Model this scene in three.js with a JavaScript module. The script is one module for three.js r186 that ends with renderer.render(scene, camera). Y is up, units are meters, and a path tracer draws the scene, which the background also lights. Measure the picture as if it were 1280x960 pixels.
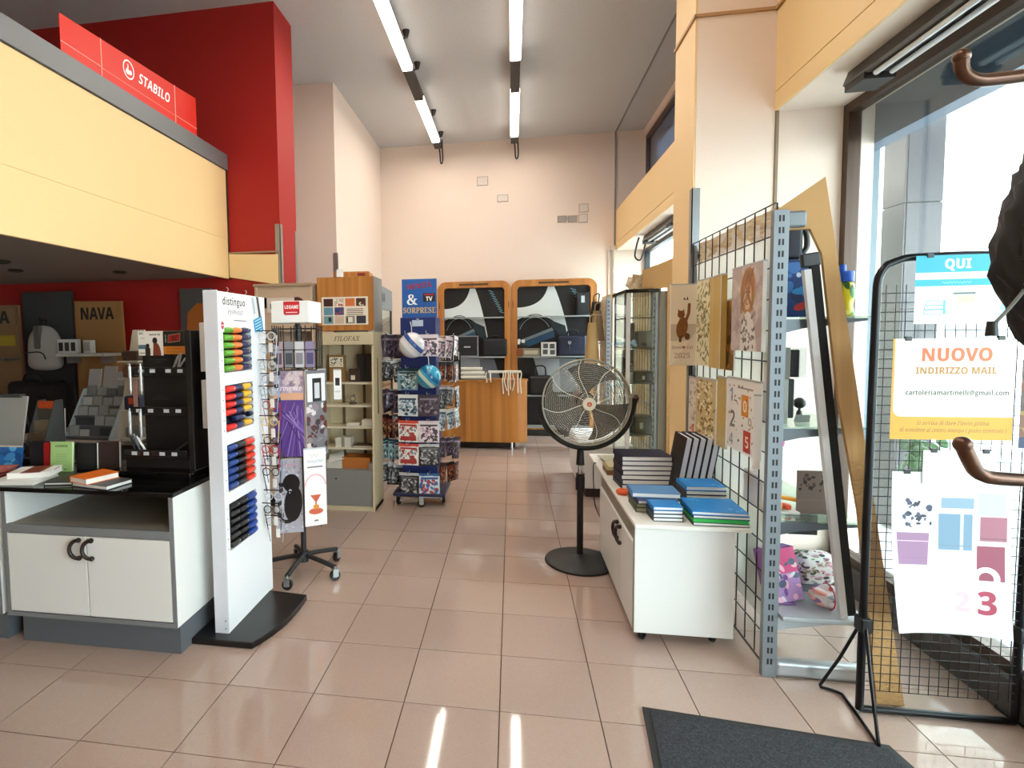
import * as THREE from 'three';
import { RoundedBoxGeometry } from 'three/addons/geometries/RoundedBoxGeometry.js';
import { mergeGeometries } from 'three/addons/utils/BufferGeometryUtils.js';
import { RectAreaLightUniformsLib } from 'three/addons/lights/RectAreaLightUniformsLib.js';

// ---------- camera, sky, sun, exposure ----------
const scene = new THREE.Scene();
const camera = new THREE.PerspectiveCamera(70.05, 1280 / 960, 0.05, 200);
camera.position.set(0.0526, 1.545, 2.979);
camera.rotation.order = 'YXZ';
camera.rotation.set(-0.0632, 0.1645, -0.0131);
camera.setViewOffset(1280, 960, 113.9, 16.9, 1280, 960);      // the photograph is an off-centre crop
const renderer = new THREE.WebGLRenderer({ antialias: true });
renderer.toneMapping = THREE.LinearToneMapping;
renderer.toneMappingExposure = 1.13;
renderer.shadowMap.enabled = true;
renderer.shadowMap.type = THREE.PCFSoftShadowMap;
RectAreaLightUniformsLib.init();
scene.background = new THREE.Color(0.83, 0.91, 1.0);           // overcast bright sky
scene.backgroundIntensity = 17;
const sun = new THREE.DirectionalLight(new THREE.Color(1, 0.95, 0.87), 5);
sun.position.set(-9, 14, 5); sun.target.position.set(8, 0, -3);
sun.castShadow = true;
Object.assign(sun.shadow.camera, { left: -25, right: 25, top: 25, bottom: -25, near: 1, far: 60 });
sun.shadow.mapSize.set(2048, 2048);
scene.add(sun, sun.target);
const LAMP_RADIANCE = 27, LAMP_COLOR = new THREE.Color(1.0, 0.92, 0.82);

// ---------- helpers ----------
let seed = 7;
const rnd = () => { seed = (seed * 1664525 + 1013904223) >>> 0; return seed / 4294967296; };
const rr = (a, b) => a + (b - a) * rnd();
const used = {};
function numbered(name) {
  const n = used[name] = (used[name] ?? -1) + 1;
  return n ? name + '_' + String(n).padStart(3, '0') : name;
}
const mats = {};
function M(color, rough = 0.6, extra = {}) {
  const key = color + '|' + rough + '|' + JSON.stringify(extra);
  if (mats[key]) return mats[key];
  const Kind = extra.transmission || extra.clearcoat || extra.sheen ? THREE.MeshPhysicalMaterial : THREE.MeshStandardMaterial;
  return mats[key] = new Kind({ color: new THREE.Color(color), roughness: rough, ...extra });
}
function tex(w, h, draw, repeat) {
  const c = document.createElement('canvas'); c.width = w; c.height = h;
  const g = c.getContext('2d'); draw(g, w, h);
  const t = new THREE.CanvasTexture(c); t.colorSpace = THREE.SRGBColorSpace; t.anisotropy = 8;
  if (repeat) { t.wrapS = t.wrapT = THREE.RepeatWrapping; t.repeat.set(repeat[0], repeat[1]); }
  return t;
}
const printed = (t, rough = 0.5, extra = {}) => new THREE.MeshStandardMaterial({ map: t, roughness: rough, ...extra });
function lit(m) { m.castShadow = true; m.receiveShadow = true; return m; }
function tag(o, label, category, group) {
  o.userData.label = label; o.userData.category = category; if (group) o.userData.group = group; return o;
}
function T(name, label, category, [x, y, z] = [0, 0, 0], ry = 0, group) {      // a thing: a Group at its base
  const o = new THREE.Group(); o.name = numbered(name); o.position.set(x, y, z); o.rotation.y = ry; scene.add(o);
  return tag(o, label, category, group);
}
function P(parent, name, geo, mat, label) {                                    // a part, in its parent's own axes
  const m = lit(new THREE.Mesh(Array.isArray(geo) ? mergeGeometries(geo.map(plain)) : geo, mat));
  m.name = name; parent.add(m); if (label) m.userData.label = label; return m;
}
const plain = (g) => { const q = g.index ? g.toNonIndexed() : g; for (const k of Object.keys(q.attributes)) if (!['position', 'normal', 'uv'].includes(k)) q.deleteAttribute(k); return q; };
function one(name, geo, mat, label, category, group) {                         // a thing that is one mesh
  const m = P(scene, numbered(name), geo, mat); return tag(m, label, category, group);
}
function S(name, geo, mat, parent = scene) { const m = P(parent, parent === scene ? numbered(name) : name, geo, mat); if (parent === scene) m.userData.kind = 'structure'; return m; }
const B = (x0, x1, y0, y1, z0, z1) => new THREE.BoxGeometry(x1 - x0, y1 - y0, z1 - z0).translate((x0 + x1) / 2, (y0 + y1) / 2, (z0 + z1) / 2);
const RB = (x0, x1, y0, y1, z0, z1, r = 0.004, s = 1) => new RoundedBoxGeometry(x1 - x0, y1 - y0, z1 - z0, s, Math.min(r, (x1 - x0) * 0.49, (y1 - y0) * 0.49, (z1 - z0) * 0.49)).translate((x0 + x1) / 2, (y0 + y1) / 2, (z0 + z1) / 2);
const V = (x, y, z) => new THREE.Vector3(x, y, z);
function rod(a, b, r = 0.003, seg = 6) {
  const A = V(...a), D = V(...b).sub(A), L = D.length();
  return new THREE.CylinderGeometry(r, r, L, seg).applyQuaternion(new THREE.Quaternion().setFromUnitVectors(V(0, 1, 0), D.normalize())).translate((a[0] + b[0]) / 2, (a[1] + b[1]) / 2, (a[2] + b[2]) / 2);
}
function tube(pts, r = 0.01, n = 40, seg = 8, closed = false, tension = 0.5) {
  return new THREE.TubeGeometry(new THREE.CatmullRomCurve3(pts.map((p) => V(...p)), closed, 'catmullrom', tension), n, r, seg, closed);
}
const cyl = (r0, r1, h, x, y, z, seg = 20) => new THREE.CylinderGeometry(r1, r0, h, seg).translate(x, y + h / 2, z);
function shape(pts) { const s = new THREE.Shape(); pts.forEach(([x, y], i) => (i ? s.lineTo(x, y) : s.moveTo(x, y))); s.closePath(); return s; }
const ext = (pts, depth, bevel = 0) => new THREE.ExtrudeGeometry(Array.isArray(pts) ? shape(pts) : pts, bevel ? { depth, bevelEnabled: true, bevelSize: bevel, bevelThickness: bevel, bevelSegments: 1, curveSegments: 10 } : { depth, bevelEnabled: false, curveSegments: 14 });
// flat card facing +z of width w, height h, thickness t, its lower edge at y = 0; the print covers its front
function card(parent, name, w, h, t, map, x, y, z, ry = 0, rx = 0, side = '#e9e7e2', label, rough = 0.45) {
  const s = M(side, 0.7), m = lit(new THREE.Mesh(new THREE.BoxGeometry(w, h, t).translate(0, h / 2, 0), [s, s, s, s, map.isTexture ? printed(map, rough) : map, s]));
  m.name = parent === scene ? numbered(name) : name; m.position.set(x, y, z); m.rotation.set(rx, ry, 0, 'YXZ'); parent.add(m); if (label) m.userData.label = label; return m;
}
const nth = ['first', 'second', 'third', 'fourth', 'fifth', 'sixth', 'seventh', 'eighth', 'ninth', 'tenth'];
function caster(parent, x, z, r = 0.03, ry = 0, body = '#b8bcc0') {            // swivel castor: wheel on the floor, fork over it
  const c = new THREE.Group(); c.name = 'caster'; c.position.set(x, 0, z); c.rotation.y = ry; parent.add(c);
  P(c, 'wheel', new THREE.CylinderGeometry(r, r, r * 0.75, 18).rotateX(Math.PI / 2).translate(0, r, 0), M('#17181a', 0.5));
  P(c, 'fork', [B(-r * .55, r * .55, r * 0.8, r * 2.25, -r * .62, -r * .46), B(-r * .55, r * .55, r * 0.8, r * 2.25, r * .46, r * .62), B(-r * .55, r * .55, r * 2.1, r * 2.35, -r * .62, r * .62), cyl(r * .2, r * .2, r * .5, 0, r * 2.3, 0, 10), new THREE.CylinderGeometry(r * .3, r * .3, r * 1.3, 10).rotateX(Math.PI / 2).translate(0, r, 0)], M(body, 0.3, { metalness: 0.8 }));
  return c;
}
// hardback lying flat: spine at -x; w along x, d along z
function book(label, x, y, z, w, d, t, cover, ry = 0, group, pages = '#f1efe8', top) {
  const b = T('book', label, 'book', [x, y, z], ry, group), c = 0.0028;
  const boards = [B(-w / 2, w / 2, 0, c, -d / 2, d / 2), B(-w / 2, -w / 2 + c, 0, t, -d / 2, d / 2)];
  const lid = B(-w / 2, w / 2, t - c, t, -d / 2, d / 2);
  if (top) { P(b, 'cover', boards, M(cover, 0.5)); P(b, 'front_cover', lid, top); } else P(b, 'cover', [...boards, lid], M(cover, 0.5));
  P(b, 'pages', B(-w / 2 + c, w / 2 - 0.004, c, t - c, -d / 2 + 0.004, d / 2 - 0.004), M(pages, 0.85));
  return b;
}
// hardback standing: cover faces +z, spine at -x, base at y
function standing(label, x, y, z, w, h, t, cover, ry = 0, rx = 0, front, group) {
  const b = T('book', label, 'book', [x, y, z], ry, group), c = 0.0025; b.rotation.order = 'YXZ'; b.rotation.x = rx;
  P(b, 'cover', [B(-w / 2, w / 2, 0, h, -t / 2, -t / 2 + c), B(-w / 2, -w / 2 + c, 0, h, -t / 2, t / 2), ...(front ? [] : [B(-w / 2, w / 2, 0, h, t / 2 - c, t / 2)])], M(cover, 0.5));
  if (front) card(b, 'front_cover', w, h, c, front, 0, 0, t / 2 - c / 2, 0, 0, cover);
  P(b, 'pages', B(-w / 2 + c, w / 2 - 0.004, 0.003, h - 0.003, -t / 2 + c, t / 2 - c), M('#efece3', 0.85));
  return b;
}
// text drawing
function words(g, s, x, y, size, color, font = 'bold', face = 'sans-serif', align = 'center', wide) {
  g.font = `${font} ${size}px ${face}`; g.fillStyle = color; g.textAlign = align; g.textBaseline = 'middle';
  wide ? g.fillText(s, x, y, wide) : g.fillText(s, x, y);
}
function blobs(g, n, colors, x0, y0, x1, y1, a, b) {
  for (let i = 0; i < n; i++) { g.fillStyle = colors[Math.floor(rnd() * colors.length)]; g.beginPath(); g.ellipse(rr(x0, x1), rr(y0, y1), rr(a, b), rr(a, b), rr(0, 3), 0, 7); g.fill(); }
}
function rule(g, x, y, w, color, h = 3) { g.fillStyle = color; g.fillRect(x, y, w, h); }
function scribble(g, x, y, w, h, color, n = 8) { g.strokeStyle = color; g.lineWidth = Math.max(1, h / 12); g.beginPath(); g.moveTo(x, y + h / 2); for (let i = 1; i <= n; i++) g.quadraticCurveTo(x + w * (i - .5) / n, y + (i % 2 ? 0 : h), x + w * i / n, y + h * rr(.3, .7)); g.stroke(); }

function metres(g) {                                                          // uv in metres by the way each face points
  const p = g.attributes.position, n = g.attributes.normal, u = g.attributes.uv;
  for (let i = 0; i < p.count; i++) { const a = Math.abs(n.getX(i)), b = Math.abs(n.getY(i)), c = Math.abs(n.getZ(i)); if (a > b && a > c) u.setXY(i, p.getZ(i), p.getY(i)); else if (b > c) u.setXY(i, p.getX(i), p.getZ(i)); else u.setXY(i, p.getX(i), p.getY(i)); }
  return g;
}

// ---------- procedural surfaces ----------
function noiseTex(w, h, base, spread, grain, repeat, streak) {                 // speckle of given colours; optional streaks for wood
  return tex(w, h, (g) => {
    const im = g.createImageData(w, h), d = im.data;
    for (let y = 0; y < h; y++) for (let x = 0; x < w; x++) {
      const i = (y * w + x) * 4, n = (rnd() - .5) * grain;
      for (let k = 0; k < 3; k++) d[i + k] = base[k] + n + (rnd() - .5) * spread;
      d[i + 3] = 255;
    }
    g.putImageData(im, 0, 0);
    if (streak) for (let i = 0; i < streak; i++) { g.globalAlpha = rr(.02, .07); g.fillStyle = rnd() < .5 ? '#3a2210' : '#ffd9a0'; const x = rr(0, w), ww = rr(4, 20); g.beginPath(); g.moveTo(x, 0); g.bezierCurveTo(x + rr(-8, 8), h / 3, x + rr(-8, 8), h * .66, x, h); g.lineTo(x + ww, h); g.bezierCurveTo(x + ww + 6, h * .66, x + ww - 6, h / 3, x + ww, 0); g.fill(); }
    g.globalAlpha = 1;
  }, repeat);
}
const tileMats = [[172, 149, 138], [170, 147, 136], [174, 151, 139], [171, 148, 138]].map((c) => new THREE.MeshStandardMaterial({
  roughness: 0.055, map: tex(256, 256, (g, w, h) => {
    g.fillStyle = `rgb(${c})`; g.fillRect(0, 0, w, h);
    for (let i = 0; i < 5200; i++) { const k = rr(-26, 26); g.fillStyle = `rgba(${c[0] + k},${c[1] + k},${c[2] + k},.55)`; const s = rr(.6, 2.2); g.fillRect(rr(0, w), rr(0, h), s, s); }
  }) }));
const plaster = new THREE.MeshStandardMaterial({ roughness: 0.85, map: noiseTex(256, 256, [234, 215, 200], 4, 8, [4, 4]) });
const ceilingPaint = new THREE.MeshStandardMaterial({ roughness: 0.9, map: noiseTex(256, 256, [200, 196, 193], 4, 9, [5, 5]) });
const yellow = new THREE.MeshStandardMaterial({ roughness: 0.55, map: noiseTex(256, 256, [240, 206, 150], 3, 5, [2, 2]) });
const redPaint = M('#a8170f', 0.6);
const wood = new THREE.MeshStandardMaterial({ roughness: 0.42, map: noiseTex(256, 256, [182, 116, 48], 5, 9, [1, 1], 46) });
const mdf = new THREE.MeshStandardMaterial({ roughness: 0.8, map: tex(256, 512, (g, w, h) => { g.fillStyle = '#b18a58'; g.fillRect(0, 0, w, h); for (let i = 0; i < 9000; i++) { g.fillStyle = rnd() < .5 ? 'rgba(120,84,44,.25)' : 'rgba(220,180,120,.25)'; g.fillRect(rr(0, w), rr(0, h), rr(1, 4), rr(1, 3)); } blobs(g, 60, ['rgba(140,96,50,.12)', 'rgba(225,190,135,.12)'], 0, 0, w, h, 8, 34); }) });
const granite = new THREE.MeshStandardMaterial({ roughness: 0.35, map: tex(256, 256, (g, w, h) => { g.fillStyle = '#34333b'; g.fillRect(0, 0, w, h); for (let i = 0; i < 16000; i++) { g.fillStyle = ['#26262d', '#46464f', '#54545e', '#1e1e24'][Math.floor(rnd() * 4)]; g.globalAlpha = .5; g.fillRect(rr(0, w), rr(0, h), rr(1, 3), rr(1, 3)); } }, [2, 2]) });
const steel = M('#a9aeb2', 0.35, { metalness: 0.75 }), greyMetal = M('#8f9396', 0.4, { metalness: 0.6 }), black = M('#0d0d0f', 0.45), blackGloss = M('#0a0a0c', 0.12), wireBlack = M('#1d1d20', 0.4, { metalness: 0.4 });
const white = M('#eeeeec', 0.5), laminate = new THREE.MeshStandardMaterial({ roughness: 0.42, map: noiseTex(128, 128, [232, 231, 228], 3, 5, [3, 3]) });
const greyEdge = M('#7d7f82', 0.55), plinthGrey = M('#5d6167', 0.55), chrome = M('#c9ccd0', 0.18, { metalness: 1 });
const glass = new THREE.MeshPhysicalMaterial({ color: '#eef5f2', transmission: 1, thickness: 0, roughness: 0.0, ior: 1.5 });
const bagFilm = new THREE.MeshPhysicalMaterial({ color: '#f2f5f7', transmission: 0.85, thickness: 0, roughness: 0.15 });

// ---------- the room ----------
const XL = -2.03, ZBACK = -5.815, CEIL = 4.56, ZF = 4.6, XW = 2.03;
const floor = new THREE.Group(); floor.name = 'floor'; floor.userData.kind = 'structure'; scene.add(floor);
P(floor, 'grout_bed', B(-5.4, 2.14, -0.12, -0.0035, -6.0, ZF + .2), M('#4b382f', 0.9));
{
  const g = new THREE.BoxGeometry(0.3955, 0.02, 0.3955); g.translate(0, -0.01, 0);
  const rest = [];
  for (let i = -13; i < 5; i++) for (let k = -14; k < 12; k++) {
    const x = i * 0.4 + 0.2, z = k * 0.4 + 0.2;
    if (i >= -7 && k < 4) {
      const m = P(floor, 'floor_tile', g, tileMats[Math.floor(rnd() * 4)]);
      m.position.set(x, 0, z); m.rotation.y = Math.floor(rnd() * 4) * Math.PI / 2;
    } else rest.push(g.clone().translate(x, 0, z));
  }
  for (let i = -13; i < 5; i++) rest.push(B(i * .4 + .001, i * .4 + .399, -0.02, 0, ZBACK, -5.602));
  const r = P(floor, 'floor_tiles', rest, tileMats[0]); r.userData.kind = 'stuff';
}
S('ceiling', B(-5.4, 2.2, CEIL, CEIL + .15, -6.0, ZF + .2), ceilingPaint);
S('wall_back', B(-2.2, 2.2, 0, CEIL, -6.0, ZBACK), plaster);
S('wall_front', B(-5.4, 2.2, 0, CEIL, ZF, ZF + .2), plaster);
S('wall_left', B(-5.4, -5.2, 0, CEIL, -2.3, ZF), plaster);
S('wall_left_pier', B(-3.4, XL, 0, CEIL, -6.0, -3.47), plaster);
S('wall_left_alcove', B(-3.4, -3.2, 0, CEIL, -3.47, -2.26), plaster);
S('wall_red', B(-5.4, -2.05, 0, CEIL, -2.26, -1.86), redPaint);
// mezzanine with its laminate fascia
S('mezzanine', B(-5.2, -2.58, 2.12, 3.1, -1.86, ZF), M('#8d8680', 0.8));
const fascia = new THREE.Group(); fascia.name = 'fascia_left'; fascia.userData.kind = 'structure'; scene.add(fascia);
P(fascia, 'fascia_panel', RB(-2.58, -2.555, 2.10, 2.4646, -1.858, ZF, .002), yellow);
P(fascia, 'fascia_panel', RB(-2.58, -2.555, 2.4654, 3.095, -1.858, ZF, .002), yellow);
P(fascia, 'fascia_rail', RB(-2.64, -2.54, 3.1, 3.24, -1.858, ZF, .004), M('#7c7e80', 0.45, { metalness: 0.35 }));
P(fascia, 'shadow_joint', B(-2.58, -2.562, 3.094, 3.101, -1.858, ZF), M('#3a2a1c', 0.8));
{
  const p = P(fascia, 'fascia_panel', ext([[-2.55, 2.115], [-2.075, 2.035], [-2.075, 2.31], [-2.55, 2.33]], .02), yellow); p.position.z = -1.858;
  P(fascia, 'fascia_trim', B(-2.55, -2.06, 2.33, 2.345, -1.858, -1.835), M('#9b8768', 0.6));
  P(fascia, 'fascia_trim', B(-2.562, -2.55, 2.1, 3.1, -1.858, -1.835), M('#3a2418', 0.7));
}
S('trim_1', B(-5.2, -2.1, 0, .09, -1.86, -1.848), greyEdge);
for (const [n, x, z, h] of [['trim_2', -2.05, -1.86, 2.59], ['trim_3', -2.05, -2.26, 2.59], ['trim_4', XL, -3.47, 2.56]]) {
  const g = z === -2.26 ? [B(x, x + .005, 0, h, z, z + .045)] : [B(x - .045, x + .006, 0, h, z, z + .006), B(x, x + .006, 0, h, z - .045, z + .006)];
  S(n, g, M('#9c9a97', 0.35, { metalness: 0.6 }));
}
// right side: pillar, beams, window wall
S('wall_right_pillar', B(1.195, 1.65, 0, CEIL, -1.2, -0.78), plaster);
S('wall_right_reveal', B(1.65, 2.2, 0, CEIL, -1.2, -0.785), plaster);
S('trim_5', RB(1.183, 1.195, 0, CEIL, -1.2, -0.782, .003), yellow);
S('trim_6', [B(1.178, 1.66, 3.485, 3.503, -0.78, -0.765), B(1.172, 1.183, 3.485, 3.503, -1.2, -0.765), B(1.63, 1.65, 3.485, 3.503, -0.78, ZF)], M('#b98f63', 0.6));
S('trim_7', [B(1.177, 1.225, 0, 2.45, -0.778, -0.772), B(1.177, 1.183, 0, 2.45, -0.82, -0.772)], M('#8f9193', 0.35, { metalness: 0.6 }));
S('wall_right_beam', B(1.66, 2.2, 2.89, CEIL, -0.785, ZF), plaster);
S('trim_8', RB(1.645, 1.66, 2.89, 3.0, -0.78, ZF, .003), yellow);
S('trim_9', RB(1.645, 1.66, 3.004, 3.483, -0.78, ZF, .003), yellow);
S('trim_10', RB(1.645, 1.66, 3.505, CEIL, -0.78, ZF, .003), yellow);
S('trim_11', B(1.652, 1.668, 0, 2.89, -0.785, -0.77), M('#8d7a62', 0.6));
S('wall_right_sill', B(2.0, 2.2, 0, 0.15, -0.785, ZF), M('#4f4a48', 0.5));
S('wall_right_spandrel', B(1.63, 2.2, 2.80, 3.40, -6.0, -1.2), plaster);
S('trim_12', RB(1.615, 1.63, 2.80, 2.905, ZBACK, -1.2, .003), yellow);
S('trim_13', RB(1.615, 1.63, 2.91, 3.40, ZBACK, -1.2, .003), yellow);
S('wall_right_back_sill', B(2.0, 2.2, 0, 0.15, -6.0, -1.2), M('#4f4a48', 0.5));
S('wall_right_upper_edge', B(2.0, 2.2, 4.46, CEIL, -6.0, -1.2), plaster);
S('trim_14', [B(1.59, 1.61, 2.86, CEIL, ZBACK, ZBACK + .02), B(1.59, 1.61, CEIL - .012, CEIL, ZBACK, -1.2)], M('#8f8a86', 0.7));
S('trim_15', [cyl(.022, .022, 2.82, 1.585, 0, ZBACK + .03, 12), B(1.545, 1.63, 2.8, 2.87, ZBACK, ZBACK + .07), cyl(.012, .012, 2.82, 1.51, 0, ZBACK + .02, 10)], M('#cfc3b4', 0.5));
function windowFrame(name, z0, z1, y0, y1, posts, frameMat, paneMat) {
  const w = new THREE.Group(); w.name = name; w.userData.kind = 'structure'; scene.add(w);
  const x0 = 2.03, x1 = 2.1, f = 0.055;
  P(w, 'window_frame', [B(x0, x1, y0, y0 + f, z0, z1), B(x0, x1, y1 - f, y1, z0, z1), B(x0, x1, y0 + f, y1 - f, z0, z0 + f), B(x0, x1, y0 + f, y1 - f, z1 - f, z1)], frameMat);
  const cuts = [z0, ...posts, z1];
  for (const p of posts) P(w, 'mullion', RB(x0, x1, y0 + f, y1 - f, p - f / 2, p + f / 2), frameMat);
  for (let i = 0; i + 1 < cuts.length; i++) P(w, 'pane', B(2.062, 2.068, y0 + f, y1 - f, cuts[i] + f * .5, cuts[i + 1] - f * .5), paneMat);
  return w;
}
const bronze = M('#4d3a2e', 0.4, { metalness: 0.4 });
windowFrame('window_1', -0.785, ZF, 0.15, 2.89, [1.75, 3.2], bronze, glass);
windowFrame('window_2', -5.8, -1.21, 0.15, 2.80, [-4.3, -2.8], M('#33373c', 0.4, { metalness: 0.4 }), glass);
windowFrame('window_3', -5.8, -1.21, 3.40, 4.46, [-4.3, -2.8], M('#5c463a', 0.5), new THREE.MeshPhysicalMaterial({ color: '#5a6068', transmission: 1, thickness: 0, roughness: 0.25 }));
// back-wall cover plates
for (const [x0, x1, y0, y1, filled, label] of [
  [-0.47, -0.31, 3.885, 4.01, 0, 'highest cover plate, blank square on the pale back wall between the light rows'], [-0.155, 0.0, 3.62, 3.715, 0, 'small pale cover plate on the back wall, second highest'],
  [0.76, 0.885, 3.26, 3.35, 1, 'left of two grey switch plates on the back wall near the corner'], [0.915, 1.04, 3.255, 3.345, 1, 'right of two grey switch plates on the back wall near the corner'],
  [1.07, 1.195, 3.245, 3.36, 0, 'pale outlined plate beside the grey switch plates on the back wall'], [1.08, 1.205, 3.40, 3.515, 0, 'pale outlined plate just above the switch row in the wall corner']]) {
  const t = T('cover_plate', label, 'wall plate', [(x0 + x1) / 2, y0, ZBACK]);
  const w = x1 - x0, h = y1 - y0;
  P(t, 'plate', RB(-w / 2, w / 2, 0, h, 0, .012, .004), filled ? M('#a39a93', 0.5) : M('#dccfc4', 0.6));
  P(t, 'rim', [B(-w / 2 - .006, w / 2 + .006, -.006, 0, 0, .008), B(-w / 2 - .006, w / 2 + .006, h, h + .006, 0, .008), B(-w / 2 - .006, -w / 2, 0, h, 0, .008), B(w / 2, w / 2 + .006, 0, h, 0, .008)], M('#8d7f75', 0.6));
}
// ---------- ceiling light rows ----------
function lightRow(x, label, mounts) {
  const y = 4.40, t = T('linear_lamp', label, 'lamp', [x, y, 0]);
  const glow = new THREE.MeshStandardMaterial({ color: '#ffffff', emissive: new THREE.Color(1, 0.93, 0.82), emissiveIntensity: 3.2, roughness: 0.4 });
  for (const z1 of [-3.8, -1.4, 1.0, 3.4]) {
    const z0 = z1 < -3 ? -5.3 : z1 - 1.65, L = z1 - z0;
    P(t, 'diffuser', RB(-.058, .058, 0.0, .07, z0, z1, .02, 2), glow);
    P(t, 'housing', RB(-.05, .05, .0705, .085, z0, z1, .004), M('#2a2624', 0.5));
    const l = new THREE.RectAreaLight(LAMP_COLOR, LAMP_RADIANCE, 0.11, L);
    l.position.set(x, y - .008, (z0 + z1) / 2); l.rotation.x = -Math.PI / 2; scene.add(l);
  }
  for (const z of [-3.8, -1.4, 1.0]) P(t, 'connector', RB(-.052, .052, .0, .08, z + .001, z + .749, .006), M('#2a2420', 0.5));
  P(t, 'end_cap', RB(-.052, .052, .0, .085, -5.56, -5.301, .008), M('#2a2420', 0.5));
  P(t, 'cable', tube([[0, .03, -5.6], [.01, .0, -5.66], [.02, -.16, -5.67], [.045, -.19, -5.65], [.06, -.12, -5.64], [.055, .02, -5.62], [.05, .16, -5.62]], .011, 40, 6), black);
  for (const z of mounts) P(t, 'ceiling_mount', [cyl(.018, .038, .07, .08, .09, z, 14), rod([.08, .1, z], [.03, .07, z], .008)], M('#2c2522', 0.6));
  return t;
}
lightRow(-1.05, 'left row of lit linear lamps under the ceiling with dark connecting sections', [-5.3, -4.5, -3.2, -2.55, -.9, -.1, 1.5, 2.3]);
lightRow(0.10, 'right row of lit linear lamps under the ceiling with dark connecting sections', []);
// window-head fluorescent fittings (switched off)
for (const [x, y, z0, z1, label] of [[1.84, 2.80, -0.3, 1.2, 'unlit twin tube fitting under the beam above the near shop window'], [1.80, 2.71, -4.6, -3.3, 'unlit twin tube fitting above the far shop window']]) {
  const t = T('tube_fitting', label, 'light fitting', [x, y, z0]), L = z1 - z0;
  P(t, 'body', ext([[-.075, .02], [-.05, .088], [.05, .088], [.075, .02], [.06, .01], [-.06, .01]], L), M('#55504c', 0.4, { metalness: 0.4 }));
  for (const s of [-.035, .035]) P(t, 'fluorescent_tube', cyl(.013, .013, L - .24, 0, 0, 0, 12).rotateX(Math.PI / 2).translate(s, -.004, .2), M('#d7d9db', 0.3));
  for (const z of [.1, L - .1]) P(t, 'lamp_holder', ext([[-.07, .02], [-.07, -.02], [.07, -.02], [.07, .02]], .16).translate(0, 0, z - .09), M('#1d1a19', 0.5));
}
{
  const c = one('cable_loop', tube([[1.70, 2.79, -4.65], [1.68, 2.70, -4.68], [1.66, 2.55, -4.68], [1.72, 2.5, -4.67], [1.76, 2.6, -4.66], [1.78, 2.74, -4.62], [1.79, 2.75, -4.58]], .012, 40, 6), black, 'black cable looped below the tube fitting at the far window', 'cable');
}
for (const [x, z, n] of [[-3.9, -.9, 'far left'], [-3.55, -.45, 'near left'], [-3.2, -1.2, 'right']]) {
  const t = T('downlight', `small recessed spot in the dark mezzanine soffit, ${n} of three`, 'spotlight', [x, 2.098, z]);
  P(t, 'ring', new THREE.TorusGeometry(.045, .01, 8, 20).rotateX(Math.PI / 2).translate(0, .015, 0), M('#2b2927', 0.4));
  P(t, 'lens', cyl(.04, .04, .006, 0, .014, 0), M('#3a3734', 0.2));
}
// sign on the fascia rail
{
  const t = T('header_sign', 'red cardboard header sign with white swan emblem standing on the mezzanine rail', 'sign', [-2.59, 3.24, 0]);
  const red = M('#e2260f', 0.45);
  const print = tex(512, 180, (g, w, h) => {
    g.fillStyle = '#e2260f'; g.fillRect(0, 0, w, h); rule(g, 0, 132, w, '#f0876f', 3);
    g.strokeStyle = '#fff'; g.lineWidth = 6; g.beginPath(); g.arc(170, 72, 34, 0, 7); g.stroke();
    g.fillStyle = '#fff'; g.beginPath(); g.moveTo(150, 88); g.quadraticCurveTo(164, 96, 190, 86); g.quadraticCurveTo(196, 66, 176, 72); g.quadraticCurveTo(166, 78, 170, 64); g.quadraticCurveTo(172, 50, 160, 52); g.quadraticCurveTo(168, 60, 158, 70); g.quadraticCurveTo(148, 78, 150, 88); g.fill();
    words(g, 'STABILO', 350, 76, 58, '#ffffff', 'bold italic', 'sans-serif', 'center', 270);
  });
  const mk = (z0, z1, h0, h1, dx) => { const p = P(t, 'panel', ext([[-z1, 0], [-z0, 0], [-z0, h0], [-z1, h1]], .006).rotateY(Math.PI / 2), red); p.position.x = dx; return p; };
  mk(-1.43, -1.13, .338, .314, 0); mk(-.33, 0, .264, .243, 0);
  const gM = ext([[.33, 0], [1.13, 0], [1.13, .314], [.33, .264]], .006).rotateY(Math.PI / 2);
  const uv = gM.attributes.uv, ps = gM.attributes.position; for (let i = 0; i < uv.count; i++) uv.setXY(i, (-.33 - ps.getZ(i)) / .8, ps.getY(i) / .314);
  P(t, 'printed_panel', gM, printed(print, .45));
  P(t, 'fold', [B(.004, .009, 0, .265, -.333, -.327), B(.004, .009, 0, .315, -1.133, -1.127), B(.0055, .0065, .083, .087, -1.43, -1.13), B(.0055, .0065, .083, .087, -.33, 0)], M('#f2b5a5', 0.5));
}
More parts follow.
